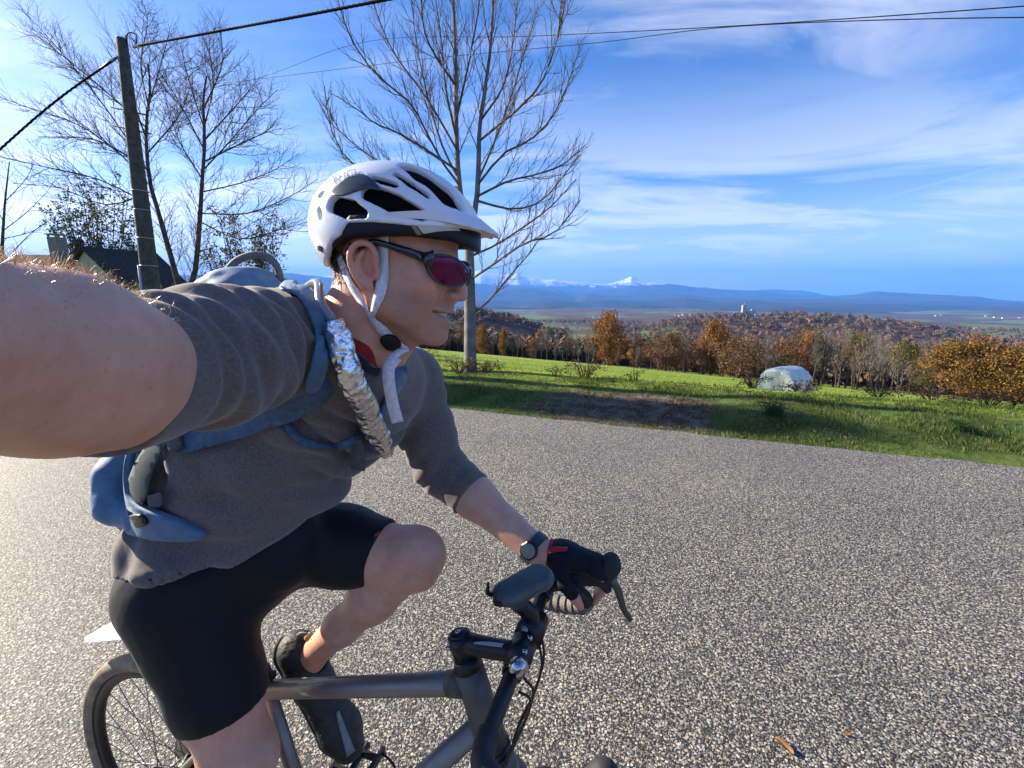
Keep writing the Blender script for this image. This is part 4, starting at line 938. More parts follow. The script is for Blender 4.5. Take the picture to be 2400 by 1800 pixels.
def build_undershirt():
    f = Field(NB - .17, NB + .17, .0034); nax = nrm(hd(0, 0, -.06) - NB)
    f.cone(NB - nax * .03, MID, .085, .10, .05); f.cone(NB - nax * .04, NB + nax * .012, .088, .068, .02); f.cone(NB + nax * .020, NB + nax * .16, .060, .072, .004, sub=True)
    v, q = f.mesh(2); mesh_obj('undershirt', v, q, RED_M, PERSON)
build_undershirt()
def build_shorts():
    f = Field((-1.05, .5, .52), (.0, 1.2, 1.16), .0042)
    f.cone(RH, LH, .098, .098, .04); f.cone((RH + LH) / 2, (RH + LH) / 2 + BD * .05 + BZ * .04, .11, .10, .04); f.cone((RH + LH) / 2 + BD * .05, (RH + LH) / 2 + BD * .12 + BZ * .05, .11, .095, .04)
    rk = RH + (RK - RH) * 1.0
    f.chain([RH, RH * .45 + RK * .55, RK], [.088, .076, .066], .04); f.chain([LH, LH * .45 + LK * .55, LK], [.102, .080, .061], .04)
    f.cone(RH - BD * .02 + BZ * -.02, RH * .7 + RK * .3 - BD * .01, .092, .084, .04)
    def wr(P): return .0022 * (fbm(P[:, 0] * 30, P[:, 1] * 30, P[:, 2] * 18, seed=81) - .5) * 2 + .005 * (np.abs(fbm(P[:, 0] * 9, P[:, 1] * 9, P[:, 2] * 7, seed=83) - .5) * 2 - .3) * sst(P @ BD, -.72, -.85)
    f.cut_near(Qp(540, 1668, -.125), nrm(RK - RH) - BZ * .1, RK, .17)
    n = nrm(LK - LH) - BZ * .25; f.cut_near(Qp(897, 1285, .115), n, LK, .13)
    v, q = f.mesh(2); v = shrink(v, q, wr); o = mesh_obj('shorts', v, q, BLACK_M, PERSON)
    H = Hit((v, q)); P, N_ = H.line([(868, 1182), (895, 1192), (925, 1206)], .0015, 10); MB().ribbon(P, N_, .0025, .0006).build('red_piping', RED_M, o)
    return H
HSH = build_shorts()
# ================================================================== helmet, glasses, pack and small things
from mathutils.geometry import delaunay_2d_cdt
def patch(H, poly, off, th, name, m, parent, step=9, default_t=.8, curve=0, fnz=None, **kw):
    poly = [tuple(p) for p in (spline(list(poly) + [poly[0]], curve)[:-1] if curve else poly)]
    vs = [Vector(p) for p in poly]; n = len(vs); xs = [p[0] for p in poly]; ys = [p[1] for p in poly]
    for x in np.arange(min(xs), max(xs), step):
        for y in np.arange(min(ys), max(ys), step): vs.append(Vector((x + (y % 2) * .1, y)))
    r = delaunay_2d_cdt(vs, [(i, (i + 1) % n) for i in range(n)], [], 1, 1e-4); P2, F = r[0], r[2]
    lab_ = list(range(len(P2)))
    def fd(i):
        while lab_[i] != i: i = lab_[i]
        return i
    for t_ in F:
        for k_ in t_[1:]: lab_[fd(k_)] = fd(t_[0])
    cnt = {}
    for t_ in F: cnt[fd(t_[0])] = cnt.get(fd(t_[0]), 0) + 1
    best = max(cnt, key=cnt.get); F = [t_ for t_ in F if fd(t_[0]) == best]; used = sorted({k_ for t_ in F for k_ in t_}); mp_ = {k_: i for i, k_ in enumerate(used)}; F = [tuple(mp_[k_] for k_ in t_) for t_ in F]; P2 = [P2[k_] for k_ in used]
    V = []
    for p in P2:
        q, nn = H.px(p[0], p[1], off, default_t); V.append(q)
    V = np.array(V)
    if fnz is not None: V = fnz(V)
    o = mesh_obj(name, V, [tuple(f) for f in F], m, parent, True, **kw)
    # outward offset solid
    c = ray(*np.mean(poly, 0)); nm = sum((p.normal * p.area for p in o.data.polygons), Vector())
    if nm.dot(Vector(c)) > 0: o.data.flip_normals()
    sm = o.modifiers.new('t', 'SOLIDIFY'); sm.thickness = th; sm.offset = 1.0
    return o
def mirror_head(V): L_ = (np.asarray(V) - HO) @ HM; L_[:, 1] *= -1; return HO + L_ @ HM.T
HC, HR = np.array([0.0, 0, .036]), np.array([.134, .106, .104])
def helmet_hit():
    f = Field(HO - .2, HO + .22, .005); f.ell(HO + HM @ HC, HR, 0, HM); return Hit(f.mesh(1))
HH = helmet_hit()
def build_helmet():
    wh = mat('white_helmet_plastic', (.72, .75, .78), .22, coat=.5, noise=.03, nscale=30); bl = mat('black_helmet_plastic', (.0035, .004, .006), .45, spec=.3)
    foam = mat('black_foam', (.0028, .0028, .0034), .9, spec=.1, bump=.3, bscale=500); gry = mat('smoked_panel', (.030, .036, .044), .3, coat=.3)
    vis = mat('white_visor_plastic', (.70, .72, .78), .42); strap = mat('white_webbing', (.66, .65, .68), .85, noise=.16, nscale=160, bump=.4, bscale=900)
    hel = empty('bicycle_helmet', hd(0, 0, .02), 'white and black vented bicycle helmet with a small visor on the man', 'helmet')
    lo, hi = HO - .17 + np.array([0, 0, .0]), HO + .19
    def rimcut(f, xs, zs, below=True):
        sl, P = f.sub(lo - 1, hi + 1); q = (P - HO) @ HM; g = np.interp(q[..., 0], xs, zs); d = (g - q[..., 2]) if below else (q[..., 2] - g)
        f.F = np.maximum(f.F, d.astype(np.float32) * .9)
    fx, fz = [-.134, -.105, -.085, -.07, -.03, 0, .05, .1, .135], [-.020, -.024, -.018, -.004, .016, .022, .032, .037, .030]
    gx, gzz = [-.134, -.09, -.072, -.058, -.045, -.035, 0, .06, .10, .135], [-.03, -.03, -.012, .008, .016, .034, .040, .046, .055, .062]
    vents = [((866, 449), (988, 502), .0120, .0080), ((782, 478), (850, 500), .0115, .0065), ((872, 414), (926, 431), .0042, .0052), ((928, 405), (1004, 458), .0052, .0044), ((966, 392), (1022, 432), .0155, .0150), ((1022, 432), (1080, 486), .0150, .0060), ((748, 456), (757, 452), .004, .004), ((747, 490), (752, 512), .0035, .003)]
    sh = Field(lo, hi, .0024); sh.ell(HO + HM @ HC, HR, 0, HM)
    sh.ell(HO + HM @ HC, HR - .011, .002, HM, sub=True); rimcut(sh, gx, gzz)
    lin = Field(lo, hi, .004); lin.ell(HO + HM @ HC, HR - .0095, 0, HM); lin.ell(HO + HM @ HC - HM @ np.array([.002, 0, .02]), HR - .022, .002, HM, sub=True)
    rim = Field(lo, hi, .003); rim.ell(HO + HM @ HC, HR - .0035, 0, HM); rim.ell(HO + HM @ HC, HR - .018, .002, HM, sub=True)
    rimcut(lin, fx, np.array(fz) + .004); rimcut(rim, fx, fz); rimcut(rim, gx, np.array(gzz) + .012, False)
    for a, b, r0, r1 in vents:
        pa, na = HH.px(*a); pb, nb = HH.px(*b); pm, nm = HH.px((a[0] + b[0]) / 2, (a[1] + b[1]) / 2)
        for mi in (0, 1):
            P = np.array([pa, pm, pb]); P = mirror_head(P) if mi else P
            cen = HO + HM @ HC; rm = max(r0, r1) * 1.15
            for dp in (1.02, .965, .91):
                Q_ = cen + (P - cen) * dp; sh.cone(Q_[0], Q_[1], r0, rm, .0018, sub=True); sh.cone(Q_[1], Q_[2], rm, r1, .0018, sub=True)
    for y_ in (0.0,):
        sh.cone(hd(.035, 0, .136), hd(.098, 0, .105), .0075, .006, .003, sub=True); sh.cone(hd(-.06, 0, .135), hd(-.11, 0, .09), .006, .006, .003, sub=True)
    v, q = sh.mesh(2); mesh_obj('shell', v, q, wh, hel); HSHELL = Hit((v, q))
    v, q = lin.mesh(1); mesh_obj('liner', v, q, foam, hel)
    v, q = rim.mesh(2); mesh_obj('lower_rim', v, q, bl, hel); HRIM = Hit((v, q))
    # smoked rear panel with raised lettering
    pan = patch(HH, [(774, 456), (784, 444), (797, 433), (811, 421), (826, 413), (840, 410), (853, 411), (866, 417), (878, 426), (888, 438), (893, 449), (880, 446), (866, 444), (850, 446), (835, 450), (820, 456), (804, 460), (788, 460)], .0008, .0012, 'rear_panel', gry, hel, 6)
    def lettering(txt, p0, p1, h, name, m):
        cu = bpy.data.curves.new(name, 'FONT'); cu.body = txt; cu.size = 1.0; cu.align_x = 'LEFT'; ob = bpy.data.objects.new(name, cu); COL.objects.link(ob)
        dg = bpy.context.evaluated_depsgraph_get(); me = bpy.data.meshes.new_from_object(ob.evaluated_get(dg)); bpy.data.objects.remove(ob)
        co = np.array([v_.co for v_ in me.vertices]); w = co[:, 0].max(); V = []
        d = np.array(p1, float) - np.array(p0, float); up = np.array([d[1], -d[0]]) / np.linalg.norm(d)
        for x, y, z in co:
            s_ = np.array(p0) + d * x / w + up * (y / .7) * h; V.append(HH.px(s_[0], s_[1], .0026)[0])
        F = [tuple(p.vertices) for p in me.polygons]; return mesh_obj(name, V, F, m, hel, False)
    lm = mat('silver_lettering', (.42, .45, .48), .3, .5)
    lettering('POWER', (781, 432), (842, 412), 15, 'raised_lettering', lm); lettering('element', (777, 440), (808, 429), 7, 'small_lettering', lm)
    patch(HH, [(745, 572), (756, 578), (757, 590), (748, 586)], .0012, .0006, 'size_sticker', bl, hel, 5)
    patch(HRIM, [(975, 527), (1062, 516), (1078, 541), (992, 548)], .0010, .0008, 'pale_sticker', mat('cream_sticker', (.55, .54, .44), .5), hel, 8)
    patch(HRIM, [(962, 528), (971, 527), (989, 549), (978, 551)], .0010, .0008, 'olive_sticker', mat('olive_sticker', (.22, .20, .13), .5), hel, 8)
    # side trim blade, part of the visor
    V, F = [], []; n = 61; rng = random.Random(4)
    for i in range(n):
        ph = R(-82 + 164 * i / (n - 1)); u = abs(ph) / R(82)
        zi = .066 - .012 * u ** 2 + .010 * (1 - u); d = np.array([math.cos(ph), math.sin(ph)])
        zz = (zi - HC[2]) / HR[2]; k = math.sqrt(max(.05, 1 - zz * zz)); e = np.array([HR[0] * math.cos(ph), HR[1] * math.sin(ph)]) * k
        e = e / 1.0; w = .0030 + .029 * max(0, 1 - (u / .62) ** 1.6) if u < .62 else .0030 * (1 - .9 * (u - .62) / .38)
        if u < .42: w += .0055 * abs(math.sin(i * math.pi / 4.5)) - .0045
        hgt = .0065 * min(1, 2.6 * (1 - u) + .05) if u > .5 else .0035 + .003 * u / .5
        dz = -.005 - .016 * (w / .05)
        for (o_, z_) in ((-.004, hgt), (.0018, hgt + .001), (w, dz + .0028), (w, dz), (.0010, -hgt), (-.004, -hgt)):
            p = e + d * o_; V.append(hd(p[0], p[1], zi + z_))
    for i in range(n - 1):
        for j in range(6): F.append((i * 6 + j, i * 6 + (j + 1) % 6, (i + 1) * 6 + (j + 1) % 6, (i + 1) * 6 + j))
    F += [tuple(range(6)), tuple((n - 1) * 6 + j for j in range(6))[::-1]]
    mesh_obj('visor', V, F, vis, hel, True).modifiers.new('e', 'EDGE_SPLIT').split_angle = R(35)
    # straps on the near side, buckle and loose end
    HF = HB
    def strap_line(pts, name, w, off=.004, m=strap, n=22, ww=None):
        P, N_ = HF.line(pts, off, n, .66); MB().ribbon(P, N_, w if ww is None else np.interp(np.linspace(0, 1, n), *ww), .0009).build(name, m, hel)
    strap_line([(900, 545), (899, 600), (896, 650), (893, 685), (884, 712), (876, 738)], 'front_strap', .0078, ww=([0, .7, 1], [.0078, .0075, .0032]))
    strap_line([(800, 600), (812, 632), (828, 668), (850, 702), (868, 730)], 'rear_strap', .0075, ww=([0, .8, 1], [.0070, .0070, .0035]))
    strap_line([(868, 728), (880, 752), (897, 772), (914, 792), (930, 806), (948, 818)], 'chin_strap', .0078, ww=([0, .2, 1], [.0050, .0078, .0070]))
    mirror = []
    for pts, w in (([(900, 545), (899, 600), (896, 650), (893, 685), (880, 735)], .0075), ([(800, 600), (828, 668), (868, 730)], .007), ([(868, 728), (897, 772), (930, 806), (948, 820)], .0075)):
        P, N_ = HF.line(pts, .004, 18, .66); Pm = mirror_head(P); Nm = mirror_head(N_ + HO) - HO; MB().ribbon(Pm, Nm, w, .0009).build('far_strap', strap, hel)
    pb, nb = HF.px(914, 800, .006, .66); fb = nrm(HF.px(930, 808, .006, .66)[0] - pb); MB().tube([pb - nb * .004, pb - nb * .003, pb + nb * .003, pb + nb * .005], [.010, .0125, .0125, .009], 20, flat=1.35, up=fb).build('buckle', bl, hel)
    t0 = .665; pts = [U(*p) for p in ((905, 838, t0 - .004), (922, 834, t0), (936, 826, t0 + .004), (928, 838, t0 - .012), (912, 862, t0 - .022), (912, 900, t0 - .024), (920, 945, t0 - .02), (932, 990, t0 - .016))]
    P = spline(pts[3:], 22); MB().ribbon(P, np.array([-.15, -1, .05]), .0088, .0010).build('loose_strap_end', strap, hel)
    P = spline([U(950, 818, t0 + .01), U(934, 826, t0 - .004), U(921, 838, t0 - .014), U(913, 858, t0 - .021)], 12); MB().ribbon(P, np.array([-.2, -.8, .55]), .0070, .0010).build('strap_fold', strap, hel)
build_helmet()
def build_glasses():
    fr = mat('blue_black_frame', (.006, .011, .019), .22, coat=.6)
    m, nt, b = new_mat('mirrored_lens'); L = nt.links.new
    lw = nt.nodes.new('ShaderNodeLayerWeight'); lw.inputs[0].default_value = .35; r = nt.nodes.new('ShaderNodeValToRGB'); els = r.color_ramp.elements
    els[0].position = .0; els[0].color = (.14, .02, .04, 1); els[1].position = .85; els[1].color = (.05, .08, .02, 1); e = els.new(.35); e.color = (.13, .016, .14, 1)
    L(lw.outputs['Facing'], r.inputs[0]); L(r.outputs[0], b.inputs['Base Color']); b.inputs['Metallic'].default_value = .75; b.inputs['Roughness'].default_value = .12
    gl = empty('sunglasses', hd(.09, 0, 0), 'dark wraparound sunglasses with purple mirrored lenses on his face', 'sunglasses')
    f = Field(HO - .16, HO + .18, .005); f.ell(hd(.012, 0, .0), (.1085, .086, .10), 0, HM); HG = Hit(f.mesh(1))
    lens = [(999, 604), (1020, 600), (1045, 600), (1067, 606), (1085, 620), (1098, 640), (1095, 655), (1082, 667), (1062, 671), (1040, 667), (1021, 656), (1007, 641), (1000, 622)]
    for mi in (0, 1):
        fn = mirror_head if mi else None
        o = patch(HG, lens, -.0005, .0018, 'lens', m, gl, 8, curve=52, fnz=fn)
        if mi: o.data.flip_normals()
        P = np.array([HG.px(x, y, .0006)[0] for x, y in spline(lens + [lens[0]], 48)])
        if mi: P = mirror_head(P)
        rr = np.array([.0017 + .0014 * max(0, math.cos(2 * math.pi * (i / 47) + .2)) ** 2 for i in range(48)]); MB().tube(P, rr, 8, cap=False).build('lens_rim', fr, gl)
        T = spline([HG.px(1012, 608, .0005)[0], HG.px(1003, 606, .0005)[0], HB.px(985, 599, .004)[0], HB.px(950, 586, .005)[0], HB.px(912, 573, .005)[0], hd(-.006, -.081, .016), hd(-.026, -.083, .004)], 30)
        if mi: T = mirror_head(T)
        MB().tube(T, np.interp(np.linspace(0, 1, 30), [0, .12, .3, .6, 1], [.0135, .0115, .0072, .0050, .0035]), 10, flat=.42, up=HM @ np.array([0, -1.0 if not mi else 1.0, 0])).build('temple_arm', fr, gl)
    br = spline([hd(.1120, -.012, .004), hd(.1175, 0, .006), hd(.1120, .012, .004)], 8); MB().tube(br, .0036, 8).build('bridge', fr, gl)
build_glasses()
def build_teeth_hair():
    P = [hd(.0905 - .022 * u * u, u * .024, -.0690 + .0050 * u * u) for u in np.linspace(-1, 1, 13)]
    MB().tube(P, .0042, 8, flat=1.2).build('teeth', mat('teeth', (.72, .66, .52), .3), PERSON)
    rng = random.Random(3); hm = mat('brown_hair', (.11, .068, .040), .6, noise=.4, nscale=300, spec=.2)
    V = MB()
    for i in range(900):
        th = rng.uniform(-2.4, 2.4); z = rng.uniform(-.046, .012) ; sx = math.cos(math.pi + th * .62); sy = math.sin(math.pi + th * .62)
        if abs(th) > 2.0 and z < -.02: continue
        p, n_ = HB.near(hd(-.014 + .096 * sx, .078 * sy, z), -.001)
        if (p - HO) @ HD_U < -.052: continue
        d = nrm(-HD_U * 1.0 - HD_F * .30 + n_ * .28 + np.array([rng.uniform(-.3, .3) for _ in range(3)])); l = rng.uniform(.006, .014) * (1.2 if z > -.03 else .8)
        V.tube([p, p + d * l * .5 + n_ * .001, p + d * l + n_ * .0015 - HD_U * .002], [.0007, .0006, .0002], 3, cap=False)
    V.build('hair', hm, PERSON, kind='stuff')
    # sunlit hair along the top of the near forearm
    gm = mat('golden_hair', (.62, .42, .20), .35, sss=0); V = MB(); ax = nrm(RWr - RE)
    for i in range(1300):
        t = rng.uniform(-.12, 1.0); c = RE + (RWr - RE) * t; an = rng.gauss(.0, .45); up = nrm(BZ - ax * (BZ @ ax)); sd = np.cross(ax, up)
        o_ = c + (up * math.cos(an) + sd * math.sin(an)) * .07; p, n_ = HB.near(o_, 0)
        d = nrm(n_ * .9 + ax * rng.uniform(-.5, 1.0) + np.array([rng.uniform(-.6, .6) for _ in range(3)])); l = rng.uniform(.005, .014)
        k = np.array([rng.uniform(-1, 1) for _ in range(3)]) * l * .35
        V.tube(spline([p, p + d * l * .5 + k, p + d * l + k * .4 - n_ * l * .15], 4), [.00016, .00015, .00011, .00006], 3, cap=False)
    V.build('arm_hair', gm, PERSON, kind='stuff')
build_teeth_hair()
def build_glove_watch():
    f = Field(B(-.125, .2, 1.0) - .13, B(-.125, .2, 1.0) + .13, .0026)
    kn = LHAND + BD * .028; wr = LW
    f.chain([wr * .88 + kn * .12, wr * .55 + kn * .45 + BZ * .006, kn], [.0315, .0335, .0285], .015, flat=(BZ, .8))
    f.chain([wr * .6 + kn * .4 - BN * .020 - BZ * .010, B(-.145, .172, .992), B(-.134, .173, .975)], [.0180, .0155, .0138], .006)
    for i in range(4):
        p0 = kn + BN * (-.022 + .0165 * i) + BD * (.003 - .003 * abs(i - 1)) - BZ * .002; p1 = p0 + BD * .020 - BZ * .014 + BN * .012; p2 = B(-.076 - .004 * i, .246 - .002 * i, .978 - .010 * i)
        f.chain([p0, p1, p1 * .5 + p2 * .5], [.0122, .0118, .0112], .0015)
    fw = nrm(kn - wr); f.cut(wr * .80 + kn * .20, -fw)
    v, q = f.mesh(2); v = shrink(v, q, lambda P: .0022 * (np.abs(fbm(P[:, 0] * 60, P[:, 1] * 60, P[:, 2] * 60, seed=91) - .5) * 2 - .3))
    g = mesh_obj('glove', v, q, fabric('navy_black_glove', (.006, .0065, .013), .7, n=.2, sheen=.05), PERSON)
    c = wr * .78 + kn * .22; MB().ring(c, fw, .0285, .0036, 40, 10, 1.2).build('red_cuff', RED_M, g)
    HGv = Hit((v, q)); patch(HGv, [(1283, 1286), (1300, 1282), (1330, 1284), (1328, 1292), (1300, 1294), (1284, 1296)], .001, .002, 'red_tab', RED_M, g, 6, default_t=.9)
    wt = empty('wristwatch', LW, 'dark sports watch with a blue band on his wrist', 'watch'); wd = nrm(LW - LE); wc = LW - wd * .012
    n = 40; V = []; F = []; u = nrm(np.cross(wd, BZ)); w = np.cross(wd, u)
    for i in range(n):
        t = 2 * math.pi * i / n; d = math.cos(t) * u + math.sin(t) * w; r_ = .0325
        for a_, b_ in ((-.011, 0), (.011, 0), (.011, .003), (-.011, .003)): V.append(wc + wd * a_ + d * (r_ + b_))
    for i in range(n):
        for j in range(4): k = (i + 1) % n; F.append((i * 4 + j, i * 4 + (j + 1) % 4, k * 4 + (j + 1) % 4, k * 4 + j))
    mesh_obj('watch_band', V, F, mat('slate_blue_rubber', (.020, .032, .050), .5), wt, False)
    toc = nrm(U(1235, 1325, .84) - wc); toc = nrm(toc - wd * (toc @ wd)); a3 = np.cross(wd, toc)
    cs = MB().tube([wc + toc * .030, wc + toc * .032, wc + toc * .0385, wc + toc * .0405], [.0175, .0195, .0195, .0165], 8, up=wd).build('watch_case', mat('black_case', (.008, .008, .009), .25), wt, smooth=False)
    MB().disc(wc + toc * .0410, toc, .0145, .0012, 28).build('watch_face', mat('watch_glass', (.01, .012, .016), .06, coat=1), wt, smooth=False)
build_glove_watch()
def build_shoes():
    dk = mat('muddy_dark_shoe', (.022, .023, .022), .62, noise=.5, nscale=45, bump=.6, bscale=160); sol = mat('muddy_sole', (.060, .050, .032), .85, noise=.4, nscale=60, bump=.5, bscale=120)
    gr = mat('grey_shoe_strap', (.20, .22, .22), .6, noise=.2, nscale=60); sk = fabric('purple_grey_sock', (.055, .050, .075)); yel = mat('tan_pull_tab', (.35, .20, .06), .7)
    for side, an, toe in (('l', LA, LTOE), ('r', RA, RA - BZ * .085 + BD * .12)):
        q = np.sign((an - B(0, 0, 0)) @ BN - 0) ; fwd = nrm(toe - an); up = nrm((np.array(RK if side == 'r' else LK) - an)); up = nrm(up - fwd * (up @ fwd)); lt = np.cross(up, fwd)
        heel = an - fwd * .030 - up * .048; ball = toe + fwd * .018 - up * .012
        f = Field(np.minimum(heel, ball) - .10, np.maximum(heel, ball) + .10, .0032)
        f.chain([heel + up * .030, heel + fwd * .09 + up * .028, ball, ball + fwd * .045], [.042, .042, .048, .038], .02, flat=(up, .9)); f.chain([heel + up * .035 + fwd * .012, an + up * -.006], [.042, .044], .02)
        f.chain([an - up * .01 + fwd * .01, heel + fwd * .10 + up * .035], [.040, .038], .02); f.cone(an - up * .012, an + up * .09, .030, .036, .004, sub=True)
        f.cut(heel - up * .002 + fwd * .05, -up)
        v, qd = f.mesh(2); v = shrink(v, qd, lambda P: .0030 * (np.abs(fbm(P[:, 0] * 45, P[:, 1] * 45, P[:, 2] * 45, seed=95) - .5) * 2 - .3))
        so = mesh_obj('shoe', v, qd, dk, PERSON); HSo = Hit((v, qd))
        g = Field(np.minimum(heel, ball) - .08, np.maximum(heel, ball) + .08, .0036); g.chain([heel, heel + fwd * .09, ball - up * .026, ball + fwd * .045 - up * .022], [.040, .036, .044, .034], .015, flat=(up, .32))
        v2, q2 = g.mesh(2); mesh_obj('sole', v2, q2, sol, so)
        MB().tube([an - up * .014, an + up * .010, an + up * .022], [.0365, .0375, .0360], 24).build('sock', sk, so)
        if side == 'l':
            for pl, mm in (([(790, 1668), (800, 1700), (812, 1735), (822, 1765)], gr),):
                P, N_ = HSo.line(pl, .002, 14, 1.05); MB().ribbon(P, N_, np.linspace(.004, .010, 14), .0012).build('shoe_strap', mm, so)
            lp = spline([an - fwd * .050 - up * .012, an - fwd * .066 + up * .012, an - fwd * .058 + up * .032, an - fwd * .040 + up * .022, an - fwd * .036 + up * .0], 12)
            MB().ribbon(lp, lt, .005, .0012).build('heel_loop', gr, so); MB().tube([lp[6] - lt * .008, lp[6] + lt * .008], .006, 8).build('loop_tab', yel, so)
build_shoes()
def build_pack():
    bl = mat('blue_nylon', (.045, .130, .235), .62, noise=.18, nscale=50, bump=.35, bscale=600, sheen=.2); lb = mat('slate_blue_strap', (.050, .100, .160), .75, noise=.25, nscale=80, bump=.4, bscale=700)
    gy = mat('grey_webbing', (.060, .070, .070), .8, noise=.2, nscale=100, bump=.4, bscale=900); bk = mat('black_buckle', (.010, .011, .012), .4)
    pk = empty('backpack', MID, 'blue hydration backpack with a loop handle worn on his back', 'backpack')
    bn = nrm(-BD * .66 + BZ * .75); C1 = MID - BZ * .05 - BD * .03; C3 = (RH + LH) / 2
    f = Field((-1.15, .45, .95), (-.15, 1.25, 1.72), .0055)
    f.chain([C1 + bn * .168 - BD * .03 - BN * .04, (C1 + C3) / 2 + bn * .185 - BN * .03, C3 + bn * .135 - BD * .03], [.092, .100, .080], .06, flat=(LAT, 1.45))
    v, q = f.mesh(2); v = shrink(v, q, lambda P: .018 * (np.abs(fbm(P[:, 0] * 12, P[:, 1] * 12, P[:, 2] * 12, seed=101, o=3) - .5) * 2 - .3) + .004 * (fbm(P[:, 0] * 50, P[:, 1] * 50, P[:, 2] * 50, seed=103, o=2) - .5))
    mesh_obj('pack_bag', v, q, bl, pk); HP = Hit((v, q))
    t = .83; P = spline([U(512, 672, t), U(528, 642, t), U(556, 611, t), U(598, 597, t), U(634, 607, t), U(652, 634, t), U(658, 660, t)], 26); MB().tube(P, .0068, 10).build('loop_handle', mat('grey_loop', (.085, .095, .10), .7, noise=.3, nscale=120), pk)
    # shoulder straps hugging the shirt
    def band(poly, name, m, off=.004, th=.004, step=10, curve=40, H=None): return patch(H or HS, poly, off, th, name, m, pk, step, .75, curve)
    band([(652, 662), (690, 660), (728, 684), (752, 726), (764, 790), (758, 850), (742, 905), (712, 905), (728, 838), (732, 780), (716, 728), (692, 698), (656, 686)], 'shoulder_strap', bl)
    band([(782, 880), (760, 922), (700, 968), (610, 1010), (520, 1042), (440, 1064), (418, 1045), (505, 1000), (600, 955), (690, 905), (745, 860)], 'side_strap', lb, .010, .006, H=HT)
    band([(948, 858), (944, 884), (922, 925), (900, 975), (886, 966), (904, 915), (922, 868)], 'far_shoulder_strap', bl)
    # wing of the hip belt and its webbing
    band([(262, 1130), (276, 1085), (305, 1050), (338, 1046), (326, 1085), (330, 1130), (352, 1170), (400, 1190), (440, 1205), (495, 1236), (470, 1246), (400, 1247), (330, 1242), (290, 1215), (268, 1178)], 'hip_belt_wing', bl, .012, .012, H=HT)
    g = Field((-1.1, .35, .85), (-.5, 1.1, 1.35), .006); hw = [U(315, 1050, .80), U(278, 1110, .80), U(278, 1180, .795), U(340, 1220, .77), U(400, 1225, .755)]
    g.chain(hw, [.026, .033, .032, .022, .012], .02); vw, qw = g.mesh(2); vw = shrink(vw, qw, lambda P: .008 * (np.abs(fbm(P[:, 0] * 20, P[:, 1] * 20, P[:, 2] * 20, seed=105, o=3) - .5) * 2 - .3)); mesh_obj('hip_pocket', vw, qw, bl, pk)
    band([(362, 1172), (330, 1158), (338, 1110), (362, 1062), (392, 1028), (425, 1030), (400, 1065), (380, 1110), (372, 1150)], 'side_webbing', gy, .016, .003, H=HT)
    band([(412, 1022), (440, 1016), (452, 1050), (428, 1062)], 'ladder_buckle', gy, .020, .005, H=HT)
    band([(353, 1190), (372, 1186), (384, 1205), (366, 1214)], 'belt_buckle', bk, .024, .006, 6, H=HT)
    band([(372, 1152), (398, 1148), (402, 1172), (378, 1176)], 'webbing_end', gy, .014, .004, 8, H=HT)
    # sternum strap with hanging end
    band([(672, 985), (700, 1018), (742, 1036), (790, 1036), (838, 1018), (842, 1030), (800, 1050), (745, 1052), (696, 1036), (662, 1000)], 'sternum_strap', lb, .005, .002)
    p, _ = HS.px(826, 1030, .006, .78); MB().ribbon(spline([p, p - BZ * .025 + BD * .004, p - BZ * .055 + BD * .002], 8), np.array([-.2, -1, 0.1]), .0135, .0012).build('strap_end', gy, pk)
    # drinking hose in a crumpled foil sleeve
    hs = empty('drinking_hose', MID, 'clear drinking hose wrapped in crumpled aluminium foil across his chest', 'hose')
    hp = [HS.px(700, 655, .012, .75)[0], HS.px(735, 682, .014, .75)[0], U(752, 712, proj(HS.px(818, 868, .02, .7)[0])[2] - .002), U(780, 750, proj(HS.px(818, 868, .02, .7)[0])[2] - .012)]
    MB().tube(spline(hp, 20), .0072, 12).build('hose', mat('grey_clear_hose', (.20, .23, .26), .25, coat=.5), hs)
    b, c = HS.px(818, 868, .020, .7)[0], HS.px(845, 950, .024, .7)[0]; tb = proj(b)[2]; a = U(782, 752, tb - .012); d = c + (c - b) * 1.25
    P = spline([a, b, c, d], 90); tt = np.linspace(0, 1, 90); rad = np.interp(tt, [0, .04, .5, .85, 1], [.0155, .0175, .0195, .0190, .0135])
    mb = MB().tube(P, rad, 40); V = np.concatenate(mb.v); ci = np.repeat(P, 40, 0); dr = (V - ci)
    k = fbm(V[:, 0] * 60, V[:, 1] * 60, V[:, 2] * 60, seed=111, o=2); k2 = np.abs(fbm(V[:, 0] * 110, V[:, 1] * 110, V[:, 2] * 110, seed=113, o=2) - .5)
    V = ci + dr * (1 + .40 * (k - .5)[:, None] - .45 * (k2[:, None] - .15)); mb.v = [V]
    m, nt, bb = new_mat('crumpled_foil'); L = nt.links.new; bb.inputs['Metallic'].default_value = 1; bb.inputs['Base Color'].default_value = (.80, .81, .82, 1); bb.inputs['Roughness'].default_value = .20
    tc = nt.nodes.new('ShaderNodeTexCoord'); vo = nt.nodes.new('ShaderNodeTexVoronoi'); vo.inputs['Scale'].default_value = 75; L(tc.outputs['Object'], vo.inputs[0]); no = nt.nodes.new('ShaderNodeTexNoise'); no.inputs['Scale'].default_value = 120; no.inputs['Detail'].default_value = 3; L(tc.outputs['Object'], no.inputs[0])
    ad = nt.nodes.new('ShaderNodeMath'); L(vo.outputs['Distance'], ad.inputs[0]); L(no.outputs[0], ad.inputs[1]); bp = nt.nodes.new('ShaderNodeBump'); bp.inputs['Strength'].default_value = 1; bp.inputs['Distance'].default_value = .003; L(ad.outputs[0], bp.inputs['Height']); L(bp.outputs[0], bb.inputs['Normal'])
    mb.build('foil_sleeve', m, hs, smooth=True)
build_pack()
